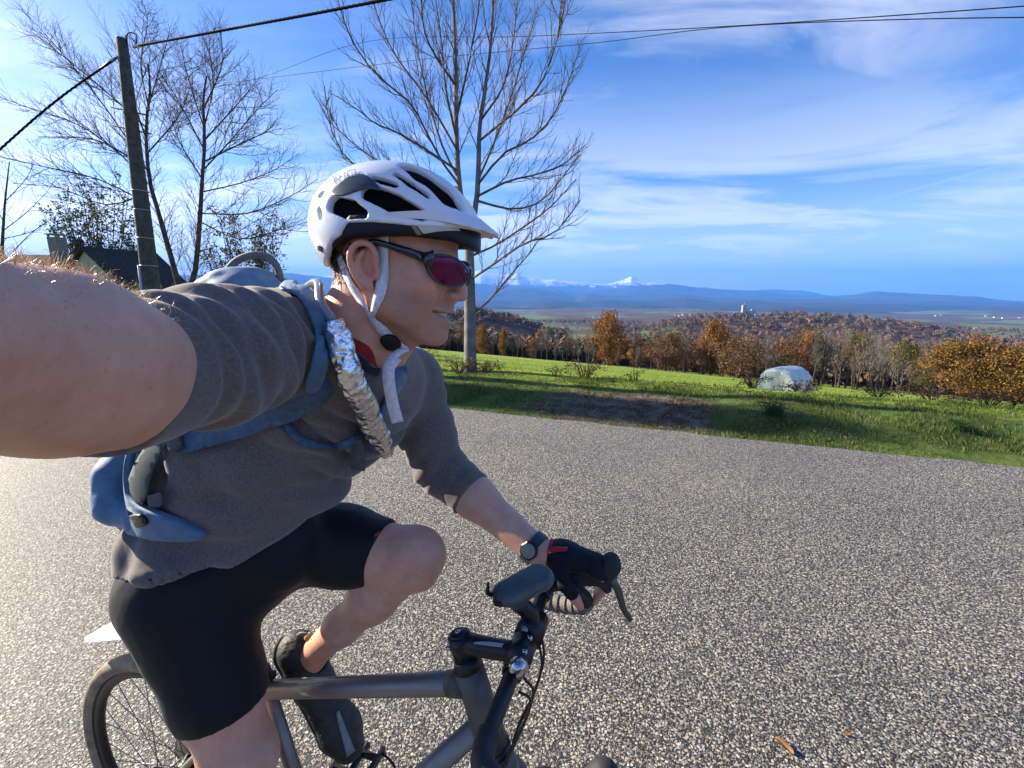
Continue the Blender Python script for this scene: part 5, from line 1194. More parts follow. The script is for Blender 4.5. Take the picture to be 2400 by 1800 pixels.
# ================================================================== trees and plants
def tubes(P, Rr, sides):                                         # many polylines of equal length at once
    P = np.asarray(P, float); n, k, _ = P.shape; Rr = np.asarray(Rr, float)
    tg = np.gradient(P, axis=1); tg /= np.linalg.norm(tg, axis=2, keepdims=True) + 1e-9
    ref = np.where(np.abs(tg[..., 2:3]) < .9, np.array([0, 0, 1.0]), np.array([1.0, 0, 0])); u = np.cross(tg, ref); u /= np.linalg.norm(u, axis=2, keepdims=True) + 1e-9; w = np.cross(tg, u)
    a = np.arange(sides) * 2 * math.pi / sides
    V = P[:, :, None] + Rr[:, :, None, None] * (np.cos(a)[:, None] * u[:, :, None] + np.sin(a)[:, None] * w[:, :, None])
    b = (np.arange(n) * k * sides)[:, None, None]; i = (np.arange(k - 1) * sides)[None, :, None]; j = np.arange(sides)[None, None]; j2 = (j + 1) % sides
    F = np.stack(np.broadcast_arrays(b + i + j, b + i + j2, b + i + sides + j2, b + i + sides + j), -1).reshape(-1, 4)
    return V.reshape(-1, 3), F
def merge(parts):
    V, F, n = [], [], 0
    for v, f in parts: V.append(v); F.append(f + n); n += len(v)
    return np.concatenate(V), np.concatenate(F)
def sprout(rng, limbs, spacing, length, rad, ang, k=4, start=.2, up=.35, jit=.25, drop=0.0):
    """children of the given limbs: list of (points, radii)"""
    out = []
    for P, r in limbs:
        L_ = np.linalg.norm(np.diff(P, axis=0), axis=1); tot = L_.sum(); cum = np.concatenate([[0], np.cumsum(L_)]); d = tot * start + rng.uniform(0, spacing)
        sidev = nrm(rng.normal(size=3)); turn = rng.uniform(0, 6.28)
        while d < tot * .99:
            i = min(np.searchsorted(cum, d) - 1, len(P) - 2); f = (d - cum[i]) / (L_[i] + 1e-9); p = P[i] * (1 - f) + P[i + 1] * f; t = nrm(P[i + 1] - P[i]); rr = np.interp(d, cum, r)
            turn += 2.4 + rng.uniform(-.5, .5); a = nrm(np.cross(t, sidev)); b = np.cross(t, a); s = math.cos(turn) * a + math.sin(turn) * b
            dr = nrm(t * math.cos(ang) + s * math.sin(ang)); ln = length * (1.15 - .75 * d / tot) * rng.uniform(.6, 1.25); pts = [p]
            for q in range(k - 1):
                dr = nrm(dr + np.array([0, 0, up / (k - 1)]) + rng.normal(size=3) * jit / (k - 1)); pts.append(pts[-1] + dr * ln / (k - 1))
            r0 = min(rr * .75, rad * rng.uniform(.75, 1.2)); out.append((np.array(pts), np.linspace(r0, r0 * .35, k)))
            d += spacing * rng.uniform(.6, 1.5)
    return out
def branch_mesh(groups):
    parts = []
    for lst, sides in groups:
        byk = {}
        for P, r in lst: byk.setdefault(len(P), []).append((P, r))
        for k, it in byk.items(): parts.append(tubes(np.array([a for a, _ in it]), np.array([b for _, b in it]), sides))
    return merge(parts)
def leaf_quads(rng, C, size, D=None, flat=.5):
    n = len(C); a = rng.normal(size=(n, 3)); a /= np.linalg.norm(a, axis=1, keepdims=True); b = np.cross(a, rng.normal(size=(n, 3))); b /= np.linalg.norm(b, axis=1, keepdims=True)
    s = size * rng.uniform(.6, 1.4, (n, 1)); V = np.stack([C - a * s, C + b * s * flat, C + a * s, C - b * s * flat], 1).reshape(-1, 3); F = np.arange(4 * n).reshape(-1, 4); return V, F
def bark(name, c1, c2, scale=14): return mat(name, c1, .9, col2=c2, nscale=scale, bump=.5, bscale=60, spec=.2, detail=6)
def leaf_mat(name, stops, scale=3.0, trans=.25):
    m, nt, b = new_mat(name); L = nt.links.new; geo = nt.nodes.new('ShaderNodeNewGeometry')
    r = nt.nodes.new('ShaderNodeValToRGB'); els = r.color_ramp.elements
    while len(els) < len(stops): els.new(.5)
    for e, (p, c) in zip(els, stops): e.position = p; e.color = (*c, 1)
    L(geo.outputs['Random Per Island'], r.inputs[0]); L(r.outputs[0], b.inputs['Base Color']); b.inputs['Roughness'].default_value = .6; b.inputs['Specular IOR Level'].default_value = .25
    if trans:
        tr = nt.nodes.new('ShaderNodeBsdfTranslucent'); L(r.outputs[0], tr.inputs[0]); mx = nt.nodes.new('ShaderNodeMixShader'); mx.inputs[0].default_value = trans
        L(b.outputs[0], mx.inputs[1]); L(tr.outputs[0], mx.inputs[2]); L(mx.outputs[0], nt.nodes['Material Output'].inputs[0])
    return m
TWIG = bark('dark_twig_bark', (.050, .040, .036), (.105, .085, .075), 6)
ASH = bark('grey_smooth_bark', (.115, .104, .09), (.22, .205, .185), 5)
def limb_px(pts, t0, r0, r1, rng, n=9, spread=1.2):
    k = len(pts); dt = np.cumsum(rng.normal(size=k) * spread / k) + np.linspace(0, rng.uniform(-spread, spread), k)
    P = spline([U(x, y, t0 + dt[i] * (i > 0)) for i, (x, y) in enumerate(pts)], n); return P, np.linspace(r0, r1, n)
def hero_tree():
    rng = np.random.default_rng(7); base = at_y(1101, 9.0); t0 = float(proj(base)[2])
    tr = empty('tree', base, 'tall bare grey-barked tree with forked trunk standing at the verge', 'tree')
    trunk = [limb_px([(1102, 880), (1102, 800), (1101, 700), (1100, 610), (1098, 545)], t0, .135, .088, rng, 12, 0)]
    trunk[0][1][0] = .19; trunk[0][0][0] = base - BZ * .1
    stems = [limb_px([(1096, 560), (1076, 430), (1069, 300), (1068, 180), (1066, 80), (1060, -60), (1056, -220)], t0, .066, .017, rng, 14, .5),
             limb_px([(1102, 560), (1118, 460), (1122, 370), (1124, 300), (1135, 220), (1150, 110), (1158, -40), (1166, -200)], t0, .062, .016, rng, 14, .5)]
    specs = [[(1074, 430), (1030, 370), (990, 290), (960, 240), (900, 190), (845, 130), (810, 60), (780, -40)], [(1070, 410), (1040, 350), (1010, 260), (985, 150), (970, 60), (960, -60)], [(1072, 400), (990, 345), (930, 310), (880, 290), (845, 262), (790, 225)],
             [(1069, 320), (1045, 210), (1035, 100), (1018, -20)], [(1069, 280), (1100, 140), (1120, 30), (1132, -60)], [(1074, 450), (980, 405), (900, 385), (840, 345), (790, 300), (765, 235)], [(1070, 350), (1000, 230), (920, 120), (880, 20), (860, -60)],
             [(1122, 430), (1180, 360), (1240, 330), (1290, 280), (1330, 200), (1362, 95)], [(1121, 420), (1160, 330), (1200, 220), (1230, 120), (1262, 10)], [(1119, 460), (1190, 425), (1260, 408), (1320, 385), (1372, 340)], [(1118, 470), (1200, 490), (1270, 470), (1330, 400), (1360, 360)],
             [(1104, 600), (1160, 575), (1230, 530), (1290, 485), (1350, 420)], [(1104, 655), (1170, 610), (1230, 570), (1300, 545), (1360, 470)], [(1104, 740), (1150, 700), (1200, 640), (1240, 595), (1262, 560)], [(1128, 280), (1180, 200), (1205, 80), (1215, -40)], [(1070, 440), (960, 430), (880, 400), (820, 380), (775, 300), (760, 200)],
             [(1124, 330), (1250, 220), (1300, 110), (1330, -20)], [(1067, 200), (1000, 90), (985, -40)]]
    limbs = [limb_px(s, t0, .026, .008, rng, 10, 1.6) for s in specs]
    sec = sprout(rng, limbs, .145, 1.05, .0084, .50, 5, .12, .75, .45) + sprout(rng, stems, .20, 1.4, .011, .48, 5, .2, .7, .45)
    ter = sprout(rng, sec, .11, .38, .0052, .65, 4, .12, .7, .45); qua = sprout(rng, ter, .10, .12, .0040, .75, 3, .3, .6, .4)
    v, f = branch_mesh([(trunk, 16), (stems, 10)]); mesh_obj('trunk', v, f, ASH, tr)
    v, f = branch_mesh([(limbs, 7), (sec, 5)]); o = mesh_obj('branches', v, f, bark('grey_brown_branch', (.085, .070, .058), (.16, .14, .12), 5), tr); v, f = branch_mesh([(ter, 4), (qua, 3)]); mesh_obj('twigs', v, f, TWIG, o, kind='stuff')
hero_tree()
def bare_tree(name, label, base, t0, trunks, specs, seed, r0, sp=.45, ln=1.6, group=None, levels=3):
    rng = np.random.default_rng(seed); tr = empty(name, base, label, 'tree', group)
    tk = [limb_px(s, t0, r0, r0 * .25, rng, 12, .6) for s in trunks]; tk[0][0][0] = base - BZ * .1
    limbs = [limb_px(s, t0, r0 * .27, r0 * .07, rng, 10, 2.0) for s in specs]
    sec = sprout(rng, limbs + tk, sp, ln, r0 * .12, .6, 5, .12, .35, .5); ter = sprout(rng, sec, sp * .55, ln * .42, r0 * .075, .7, 4, .12, .4, .5)
    v, f = branch_mesh([(tk, 10)]); mesh_obj('trunk', v, f, TWIG, tr); v, f = branch_mesh([(limbs, 6), (sec, 4)]); o = mesh_obj('branches', v, f, TWIG, tr)
    g = [(ter, 3)]
    if levels > 2: g.append((sprout(rng, ter, sp * .45, ln * .16, r0 * .055, .75, 3, .25, .4, .4), 3))
    v, f = branch_mesh(g); mesh_obj('twigs', v, f, TWIG, o, kind='stuff')
def on_ground(px, t):
    p = U(px, 700, t); return np.array([p[0], p[1], gz(p[0], p[1])])
bare_tree('tree', 'broad leafless tree with two dark trunks behind the wooden pole', on_ground(425, 16.5), 16.5, [[(425, 720), (456, 642), (468, 520), (473, 434), (480, 330), (476, 240), (484, 180)], [(430, 710), (400, 600), (372, 500), (350, 420), (342, 300), (352, 210), (346, 150)]],
          [[(345, 430), (280, 360), (180, 290), (60, 250), (-30, 215)], [(352, 480), (230, 420), (100, 390), (-20, 362)], [(345, 400), (260, 270), (150, 130), (50, 20)], [(344, 330), (300, 200), (270, 100)], [(475, 400), (540, 330), (600, 260), (650, 210)], [(473, 450), (560, 430), (640, 400), (700, 360)], [(470, 500), (580, 500), (680, 460), (745, 420)],
           [(478, 300), (440, 180), (420, 90)], [(480, 250), (520, 150), (512, 50)], [(344, 300), (220, 190), (120, 110), (70, 70)], [(470, 520), (560, 560), (650, 540), (720, 520)], [(350, 450), (250, 480), (140, 440), (30, 430)], [(478, 330), (560, 240), (610, 180)], [(345, 260), (380, 140), (400, 60)], [(474, 420), (420, 330), (390, 240)], [(478, 300), (500, 200), (490, 110), (505, 60)], [(350, 260), (330, 150), (345, 60), (338, 10)], [(478, 350), (420, 240), (360, 150)], [(345, 360), (420, 270), (450, 190)], [(476, 380), (600, 320), (660, 300)], [(350, 400), (230, 330), (90, 320)]], 11, .105, .20, 1.7)
bare_tree('tree', 'small bare tree at the picture edge left of the chimney', on_ground(2, 30), 30, [[(2, 640), (6, 560), (12, 470), (22, 380)]], [[(8, 540), (60, 500), (110, 450), (130, 420)], [(8, 520), (-20, 460), (-30, 400)], [(14, 470), (60, 420), (85, 370)], [(6, 560), (80, 540), (150, 490)], [(30, 590), (75, 545), (110, 520), (150, 495)]], 13, .11, .7, 1.9, levels=2)
def leafy_shrub(name, label, cat, cpx, t, wpx, hpx, ncl, nleaf, seed, m, lsize, twig=TWIG, top=None):
    rng = np.random.default_rng(seed); base = on_ground(cpx[0], t); c = U(cpx[0], cpx[1], t); rx, rz = wpx / FPX * t, hpx / FPX * t
    tr = empty(name, base, label, cat); ctr = []
    L_ = []
    for i in range(ncl):
        d = nrm(rng.normal(size=3)); q = c + d * np.array([rx, rx * .7, rz]) * rng.uniform(.35, 1.0) ** .6; ctr.append(q)
        m1 = base * .55 + q * .45 + rng.normal(size=3) * .3; m1[2] = base[2] + (q[2] - base[2]) * .38; L_.append((spline([base, m1, q], 7), np.linspace(.055, .008, 7) * max(1, t / 24)))
    g_ = max(1, t / 24); sec = sprout(rng, L_, .35 * g_, 1.0 * g_, .010 * g_, .7, 4, .3, .3, .6); ter = sprout(rng, sec, .16 * g_, .35 * g_, .005 * g_, .8, 3, .2, .3, .5)
    v, f = branch_mesh([(L_, 5), (sec, 4), (ter, 3)]); mesh_obj('stems', v, f, twig, tr)
    tips = np.array([P[-1] for P, _ in ter] + [P[1] for P, _ in ter]); sel = tips[rng.integers(0, len(tips), nleaf)] + rng.normal(size=(nleaf, 3)) * .09 * g_
    v, f = leaf_quads(rng, sel, lsize); mesh_obj('foliage', v, f, m, tr, smooth=False, kind='stuff')
EVER = leaf_mat('evergreen_oak_leaf', [(0, (.025, .035, .012)), (.6, (.050, .062, .020)), (1, (.085, .090, .035))])
leafy_shrub('tree', 'evergreen tree with fine leaves rising behind the house roof', 'tree', (235, 505), 46, 140, 105, 40, 12000, 21, EVER, .125)
leafy_shrub('tree', 'low dark evergreen tree between the wooden pole and white helmet', 'tree', (560, 545), 23, 120, 85, 26, 8000, 22, EVER, .060)
def roadside_row():                                            # the tall trees along the road whose shade lies on the verge
    rng = np.random.default_rng(71)
    for i, (a, s, h) in enumerate(((-26.5, 6.35, 12.0), (-31.0, 6.3, 14.5), (-36.0, 6.4, 17.5), (-42.0, 6.35, 20.0))):
        p = RD * a + RN * s; p[2] = gz(p[0], p[1]); e = empty('tree', p, ['low dense evergreen tree', 'dense evergreen tree', 'tall dense evergreen tree', 'tallest dense evergreen tree'][i] + ' in the roadside row left of the house', 'tree')
        tk = [(spline([p - BZ * .1, p + BZ * h * .4, p + BZ * h * .9], 7), np.linspace(.18, .03, 7))]; b1 = sprout(rng, tk, .35, 1.5, .04, .9, 4, .12, .3, .4); v, f = branch_mesh([(tk, 8), (b1, 4)]); mesh_obj('trunk', v, f, TWIG, e)
        n = 5200; C = np.stack([rng.normal(size=n) * 1.3, np.clip(rng.normal(size=n) * .5, -.9, .9), rng.uniform(.06, 1.0, n) ** .9 * h], -1); k = 1 - .55 * (C[:, 2] / h) ** 2; C[:, 0] *= k; C[:, 1] *= k
        W = p + C[:, :1] * RD + C[:, 1:2] * RN + C[:, 2:] * BZ; v, f = leaf_quads(rng, W, .13, flat=.7); mesh_obj('crown', v, f, EVER, e, smooth=False)
leafy_shrub('hedge', 'dark shadowy hedge at the foot of the wooden pole', 'hedge', (330, 690), 19, 120, 45, 14, 4200, 23, leaf_mat('hedge_leaf', [(0, (.02, .028, .012)), (1, (.05, .055, .022))]), .07)

# ---- wood edge beyond the field
roadside_row()
def proto_bare(seed, h=9.0, fine=1.0):
    rng = np.random.default_rng(seed); tk = [(spline([np.zeros(3), [rng.normal() * .2, rng.normal() * .2, h * .35], [rng.normal() * .5, rng.normal() * .5, h * .92]], 8), np.linspace(.15, .02, 8))]
    b1 = sprout(rng, tk, .38, h * .36, .055, .65, 5, .22, .55, .4); b2 = sprout(rng, b1, .30, h * .14, .034, .7, 4, .15, .5, .5); b3 = sprout(rng, b2, .14 / fine, .60, .042, .75, 3, .1, .4, .5)
    return branch_mesh([(tk, 6), (b1, 4)]), branch_mesh([(b2, 3), (b3, 3)])
def proto_leafy(seed, h=8.0, n=3600, size=.17, wide=.34, zc=.58, zr=.40, ncl=34):
    rng = np.random.default_rng(seed); tk = [(spline([np.zeros(3), [rng.normal() * .2, rng.normal() * .2, h * .3], [rng.normal() * .3, rng.normal() * .3, h * .85]], 7), np.linspace(.2, .03, 7))]
    b1 = sprout(rng, tk, .5, h * .42, .06, .75, 5, .2, .4, .4); b2 = sprout(rng, b1, .5, h * .16, .02, .7, 4, .2, .35, .5)
    cl = []
    for i in range(ncl):
        d = nrm(rng.normal(size=3)); d[2] = (abs(d[2]) * 1.1 - .25) if zc > .5 else d[2]; cl.append(np.array([0, 0, h * zc]) + d * np.array([h * wide, h * wide, h * zr]) * rng.uniform(.55, 1.0))
    cl = np.array(cl); i = rng.integers(0, len(cl), n); C = cl[i] + rng.normal(size=(n, 3)) * np.array([1, 1, .75]) * h * .072
    return branch_mesh([(tk, 6), (b1, 4), (b2, 3)]), leaf_quads(rng, C, size, flat=.7)
GREYT = mat('grey_wood_twigs', (.15, .125, .105), .9, col2=(.25, .215, .185), nscale=.5, spec=.1); BRNT = mat('russet_wood_twigs', (.15, .092, .060), .9, col2=(.26, .16, .105), nscale=.5, spec=.1); TRK = bark('wood_edge_bark', (.045, .038, .032), (.10, .085, .07), 2)
ORL = leaf_mat('orange_oak_leaf', [(0, (.11, .045, .010)), (.5, (.22, .090, .014)), (.85, (.30, .135, .020)), (1, (.34, .18, .03))]); BRL = leaf_mat('russet_oak_leaf', [(0, (.07, .035, .014)), (.6, (.15, .070, .022)), (1, (.20, .11, .035))]); YGL = leaf_mat('yellow_green_leaf', [(0, (.05, .055, .010)), (.6, (.10, .095, .018)), (1, (.17, .13, .025))])
OKL = leaf_mat('ochre_oak_leaf', [(0, (.065, .050, .012)), (.35, (.14, .080, .017)), (.75, (.22, .115, .022)), (1, (.27, .15, .03))])
PRO = {'grey': [proto_bare(31), proto_bare(32), proto_bare(33)], 'brown': [proto_bare(34), proto_bare(35)], 'orange': [proto_leafy(41, n=9000, size=.12, zc=.50, zr=.46, ncl=44)], 'russet': [proto_leafy(42, n=5000, size=.12, zc=.49, zr=.45), proto_leafy(45, n=3800, size=.12, zc=.49, zr=.45)], 'green': [proto_leafy(43, n=4600, size=.12)], 'ochre': [proto_leafy(44, n=20000, size=.105, wide=.52, zc=.46, zr=.44, ncl=80)]}
MATS = {'grey': GREYT, 'brown': BRNT, 'orange': ORL, 'russet': BRL, 'green': YGL, 'ochre': OKL}
NAMES = {'grey': 'leafless grey tree, %s of the wood edge, %s', 'brown': 'leafless russet-twigged tree, %s of the wood edge, %s', 'russet': 'half-bare russet oak, %s of the wood edge, %s', 'green': 'yellow-green leafy tree, %s of the wood edge, %s'}
PLACES = [(1085, "behind the man's chin"), (1160, 'right beside the grey trunk'), (1240, 'a little right of the grey trunk'), (1320, 'midway from trunk to tallest orange oak'), (1400, 'just left of the tallest orange oak'), (1480, 'just right of the tallest orange oak'), (1560, 'well left of the castle'),
          (1640, 'left of the castle'), (1720, 'below the castle'), (1790, 'just left of the bale'), (1860, 'directly above the bale'), (1930, 'just right of the bale'), (2000, 'well right of the bale'), (2080, 'midway from bale to ochre oak'), (2150, 'left of the ochre oak'), (9999, 'behind the ochre oak')]
PMESH = {}
def pmesh(kind, i):
    if (kind, i) not in PMESH:
        out = []
        for nm, (v, f), m in (('trunk', PRO[kind][i][0], TRK), ('crown', PRO[kind][i][1], MATS[kind])):
            o = mesh_obj(nm, v, f, m, smooth=(nm == 'trunk')); me = o.data; bpy.data.objects.remove(o); out.append((nm, me))
        PMESH[(kind, i)] = out
    return PMESH[(kind, i)]
def place_tree(kind, i, p, s, rz, label, group=None, sxy=1.0):
    e = empty('tree', p, label, 'tree', group); e.rotation_euler = (0, 0, rz); e.scale = (s * sxy, s * sxy, s)
    for nm, me in pmesh(kind, i % len(PRO[kind])): o = bpy.data.objects.new(nm, me); COL.objects.link(o); o.parent = e
    return e
def wood_edge():
    rng = np.random.default_rng(5); GRP = 'trees along the wood edge beyond the field'
    hx, hy = [960, 1010, 1060, 1110, 1180, 1240, 1300, 1350, 1390, 1480, 1540, 1600, 1690, 1740, 1790, 1850, 1900, 1960, 2020, 2080, 2140, 2200], [742, 745, 752, 762, 775, 772, 772, 778, 780, 782, 772, 768, 772, 786, 792, 778, 770, 770, 782, 792, 800, 806]
    Yx, Yv = [900, 1300, 1700, 2000, 2250], [92, 86, 72, 60, 54]
    for row, (dy, hs) in enumerate(((-4, .62), (2, .95), (9, 1.05), (17, 1.0))):
        px = 950 + rng.uniform(0, 10)
        while px < 2200:
            Y = float(np.interp(px, Yx, Yv)) + dy + rng.uniform(-2, 2); p = at_y(px, Y)
            top = float(np.interp(px, hx, hy)) - 8 + (rng.uniform(-6, 12) if row else rng.uniform(8, 40)); ztop = CAMH + (Y * (690 - top) / FPX) * 1.02; h = max(2.5, (ztop - p[2])) * (1 if row else .85)
            if not (row and (1380 < px < 1475)):
                u = rng.random(); kind = 'grey' if u < .58 else 'brown' if u < .80 else 'russet' if u < .89 else 'green' if u < .92 else 'grey'
                if px > 1950 and kind == 'russet': kind = 'grey'
                lab = NAMES[kind] % (['front row', 'second row', 'third row', 'rearmost row'][row], next(w for x_, w in PLACES if px < x_)); place_tree(kind, int(rng.integers(0, 3)), p, h / 9.0 * (1.12 if kind in ('russet', 'green') else 1.0), rng.uniform(0, 6.28), lab, 'wood edge trees: ' + lab[:60], .95)
            px += rng.uniform(26, 46) * (1.0 if row else 1.3)
    def special(px, Y, top, kind, label, sxy=1.0, i=0):
        p = at_y(px, Y); h = CAMH + Y * (690 - top) / FPX * 1.02 - p[2]; place_tree(kind, i, p, h / 8.0, px * .37, label, None, sxy)
    special(1425, 84, 728, 'orange', 'tallest golden-orange oak in the wood edge, just right of the tree trunk', .92)
    special(1668, 72, 748, 'orange', 'orange oak in the wood edge below the castle tower', .75)
    special(1130, 84, 758, 'orange', 'small orange oak in the wood edge beside the grey trunk', .6); special(1180, 88, 765, 'orange', 'narrow orange tree beside the smaller oak near the trunk', .45)
    special(1560, 74, 770, 'russet', 'wide brown oak in the wood edge left of the castle tower', 1.25, 0); special(1735, 64, 772, 'russet', 'broad brown oak behind and left of the wrapped bale', 1.35, 1)
    special(1890, 66, 775, 'orange', 'orange tree standing behind the wrapped bale', .6); special(2010, 62, 765, 'green', 'yellow-green tree top above the grey trees right of the bale', .5); special(2120, 56, 785, 'green', 'low dark green tree left of the large ochre oak', .6)
    special(2290, 41, 770, 'ochre', 'large rounded ochre-leaved oak at the right beyond the field', 1.08); special(2400, 38, 790, 'ochre', 'second ochre oak half cut off at the right picture edge', .95)
    special(2178, 43, 868, 'green', 'small yellow-green bush at the left foot of the ochre oak', 1.1)
wood_edge()
# ---- woodland on the hills: one mass
def woods():
    rng = np.random.default_rng(9); P = []
    n = 19000; az = np.radians(rng.uniform(-28, 50, n)); r = np.exp(rng.uniform(math.log(105), math.log(1500), n)); x, y = r * np.sin(az), r * np.cos(az)
    mk = fbm(x / 120, y / 120, seed=77, o=3); px = 1200 + FPX * np.tan(az); keep = (mk > .40) | (r < 260)
    keep &= ~((px > 1325) & (px < 1420) & (r > 300) & (r < 900)); keep &= ~((px > 1500) & (px < 1680) & (r > 700)); keep &= rng.random(n) < np.where(r < 300, .40, 1.0)
    keep &= ~((px > 2080) & (r < 130))
    x, y, r, px = x[keep], y[keep], r[keep], px[keep]; z = ground_z(x, y); n = len(x); k = 52
    s = rng.uniform(3.0, 5.6, n) * np.interp(r, [100, 400], [.75, 1.0]); th = rng.normal(size=(n, k, 3)); th /= np.linalg.norm(th, axis=2, keepdims=True); th[..., 2] = np.abs(th[..., 2]) * 1.1 - .15
    C = np.stack([x, y, z + s * .75], -1)[:, None] + th * s[:, None, None] * np.array([.85, .85, 1.0]) * rng.uniform(.62, 1.05, (n, k, 1))
    a = np.cross(th, rng.normal(size=(n, k, 3))); a /= np.linalg.norm(a, axis=2, keepdims=True); b = np.cross(th, a) + th * .35
    q = s[:, None, None] * rng.uniform(.10, .22, (n, k, 1)); V = np.stack([C - a * q, C + b * q, C + a * q, C - b * q], 2).reshape(-1, 3); F = np.arange(len(V)).reshape(-1, 4)
    pal = np.array([[.090, .048, .024], [.115, .060, .027], [.080, .058, .042], [.072, .055, .046], [.032, .040, .020], [.15, .075, .025], [.058, .050, .042]]); ci = rng.choice(7, n, p=[.22, .16, .2, .16, .1, .06, .1])
    col = np.repeat(np.repeat(pal[ci] * 1.7 * rng.uniform(.75, 1.25, (n, 1)), k, 0), 4, 0) * np.repeat(rng.uniform(.75, 1.25, (n * k, 1)), 4, 0)
    m, nt, bb = new_mat('woodland'); at = nt.nodes.new('ShaderNodeAttribute'); at.attribute_name = 'tint'; nt.links.new(at.outputs['Color'], bb.inputs['Base Color']); bb.inputs['Roughness'].default_value = .9; bb.inputs['Specular IOR Level'].default_value = .1
    o = mesh_obj('woodland', V, F, m, smooth=False, kind='stuff', label='russet autumn woodland covering the hills beyond the field'); ca = o.data.color_attributes.new('tint', 'FLOAT_COLOR', 'POINT'); ca.data.foreach_set('color', np.concatenate([col, np.ones((len(col), 1))], 1).astype(np.float32).ravel())
woods()
# ---- grass of verge and field
def grass():
    rng = np.random.default_rng(15)
    def blades(n, smin, smax, amin, amax, h0, h1, wd, keepfn, name, stops, label):
        a, s = rng.uniform(amin, amax, n), rng.uniform(smin, smax, n) if smin < 6 else smin + (smax - smin) * rng.random(n) ** 1.6; x, y = RD[0] * a + RN[0] * s, RD[1] * a + RN[1] * s; kp = keepfn(x, y, a, s); x, y, a, s = x[kp], y[kp], a[kp], s[kp]; n = len(x); z = ground_z(x, y)
        cl = fbm(x * 1.6, y * 1.6, seed=21, o=3); h = rng.uniform(h0, h1, n) * (.35 + 1.5 * np.clip(cl - .25, 0, .7)); w = wd * rng.uniform(.6, 1.3, n)
        d = rng.uniform(0, 6.28, n); lean = rng.uniform(.1, .9, n) * h; ld = rng.uniform(0, 6.28, n) * .5 + 2.0 * cl * 6; sx, sy = np.cos(d) * w, np.sin(d) * w; lx, ly = np.cos(ld) * lean, np.sin(ld) * lean
        p = np.stack([x, y, z - .01], -1); V = np.stack([p + np.stack([sx, sy, 0 * x], -1), p - np.stack([sx, sy, 0 * x], -1), p + np.stack([lx * .35 - sx * .7, ly * .35 - sy * .7, h * .62], -1), p + np.stack([lx * .35 + sx * .7, ly * .35 + sy * .7, h * .62], -1), p + np.stack([lx, ly, h * .98], -1)], 1).reshape(-1, 3)
        b = np.arange(n) * 5; F4 = np.stack([b, b + 1, b + 2, b + 3], -1); F3 = np.stack([b + 3, b + 2, b + 4, b + 4], -1)
        me_v, me_f = V, np.concatenate([F4, F3]); fl = [tuple(q) for q in F4.tolist()] + [tuple(q[:3]) for q in F3.tolist()]
        m = leaf_mat(name + '_blade', stops, trans=.35); me = bpy.data.meshes.new(name); me.vertices.add(len(V)); me.vertices.foreach_set('co', V.astype(np.float32).ravel())
        lv = np.concatenate([F4.ravel(), F3[:, :3].ravel()]).astype(np.int32); me.loops.add(len(lv)); me.loops.foreach_set('vertex_index', lv); me.polygons.add(2 * n); me.polygons.foreach_set('loop_start', np.concatenate([np.arange(n) * 4, 4 * n + np.arange(n) * 3]).astype(np.int32)); me.update(calc_edges=True)
        o = bpy.data.objects.new(name, me); COL.objects.link(o); me.materials.append(m); return tag(o, label, None, None, 'stuff')
    def dirt(a, s): u = sst(a, -2.6, -1.4) * (1 - sst(a, -.2, 1.2)) * sst(s, 5.2, 5.9) * (1 - sst(s, 6.7, 7.7)); return u * .8
    def kv(x, y, a, s): e = EDGE + .06 + .10 * (fbm(a * 3.1, a * 0 + 2.2, seed=33, o=3) - .5); return (s > e) & (rng.random(len(x)) > 1.08 * dirt(a, s)) & (fbm(x * 2.6, y * 2.6, seed=27, o=3) > .36)
    blades(100000, 5.3, 8.1, -7.5, 10.5, .022, .10, .0040, kv, 'verge_grass', [(0, (.032, .060, .011)), (.5, (.060, .110, .018)), (.80, (.105, .150, .032)), (1, (.26, .22, .11))], 'long green grass, darkened for shade, on the verge beside the road')  # deeper green, with part of the verge's shade put into the blade colours
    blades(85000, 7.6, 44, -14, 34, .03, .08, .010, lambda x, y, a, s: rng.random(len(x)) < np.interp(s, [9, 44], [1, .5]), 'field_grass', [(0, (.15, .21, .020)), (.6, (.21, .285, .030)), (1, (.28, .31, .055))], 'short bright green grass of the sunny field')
grass()
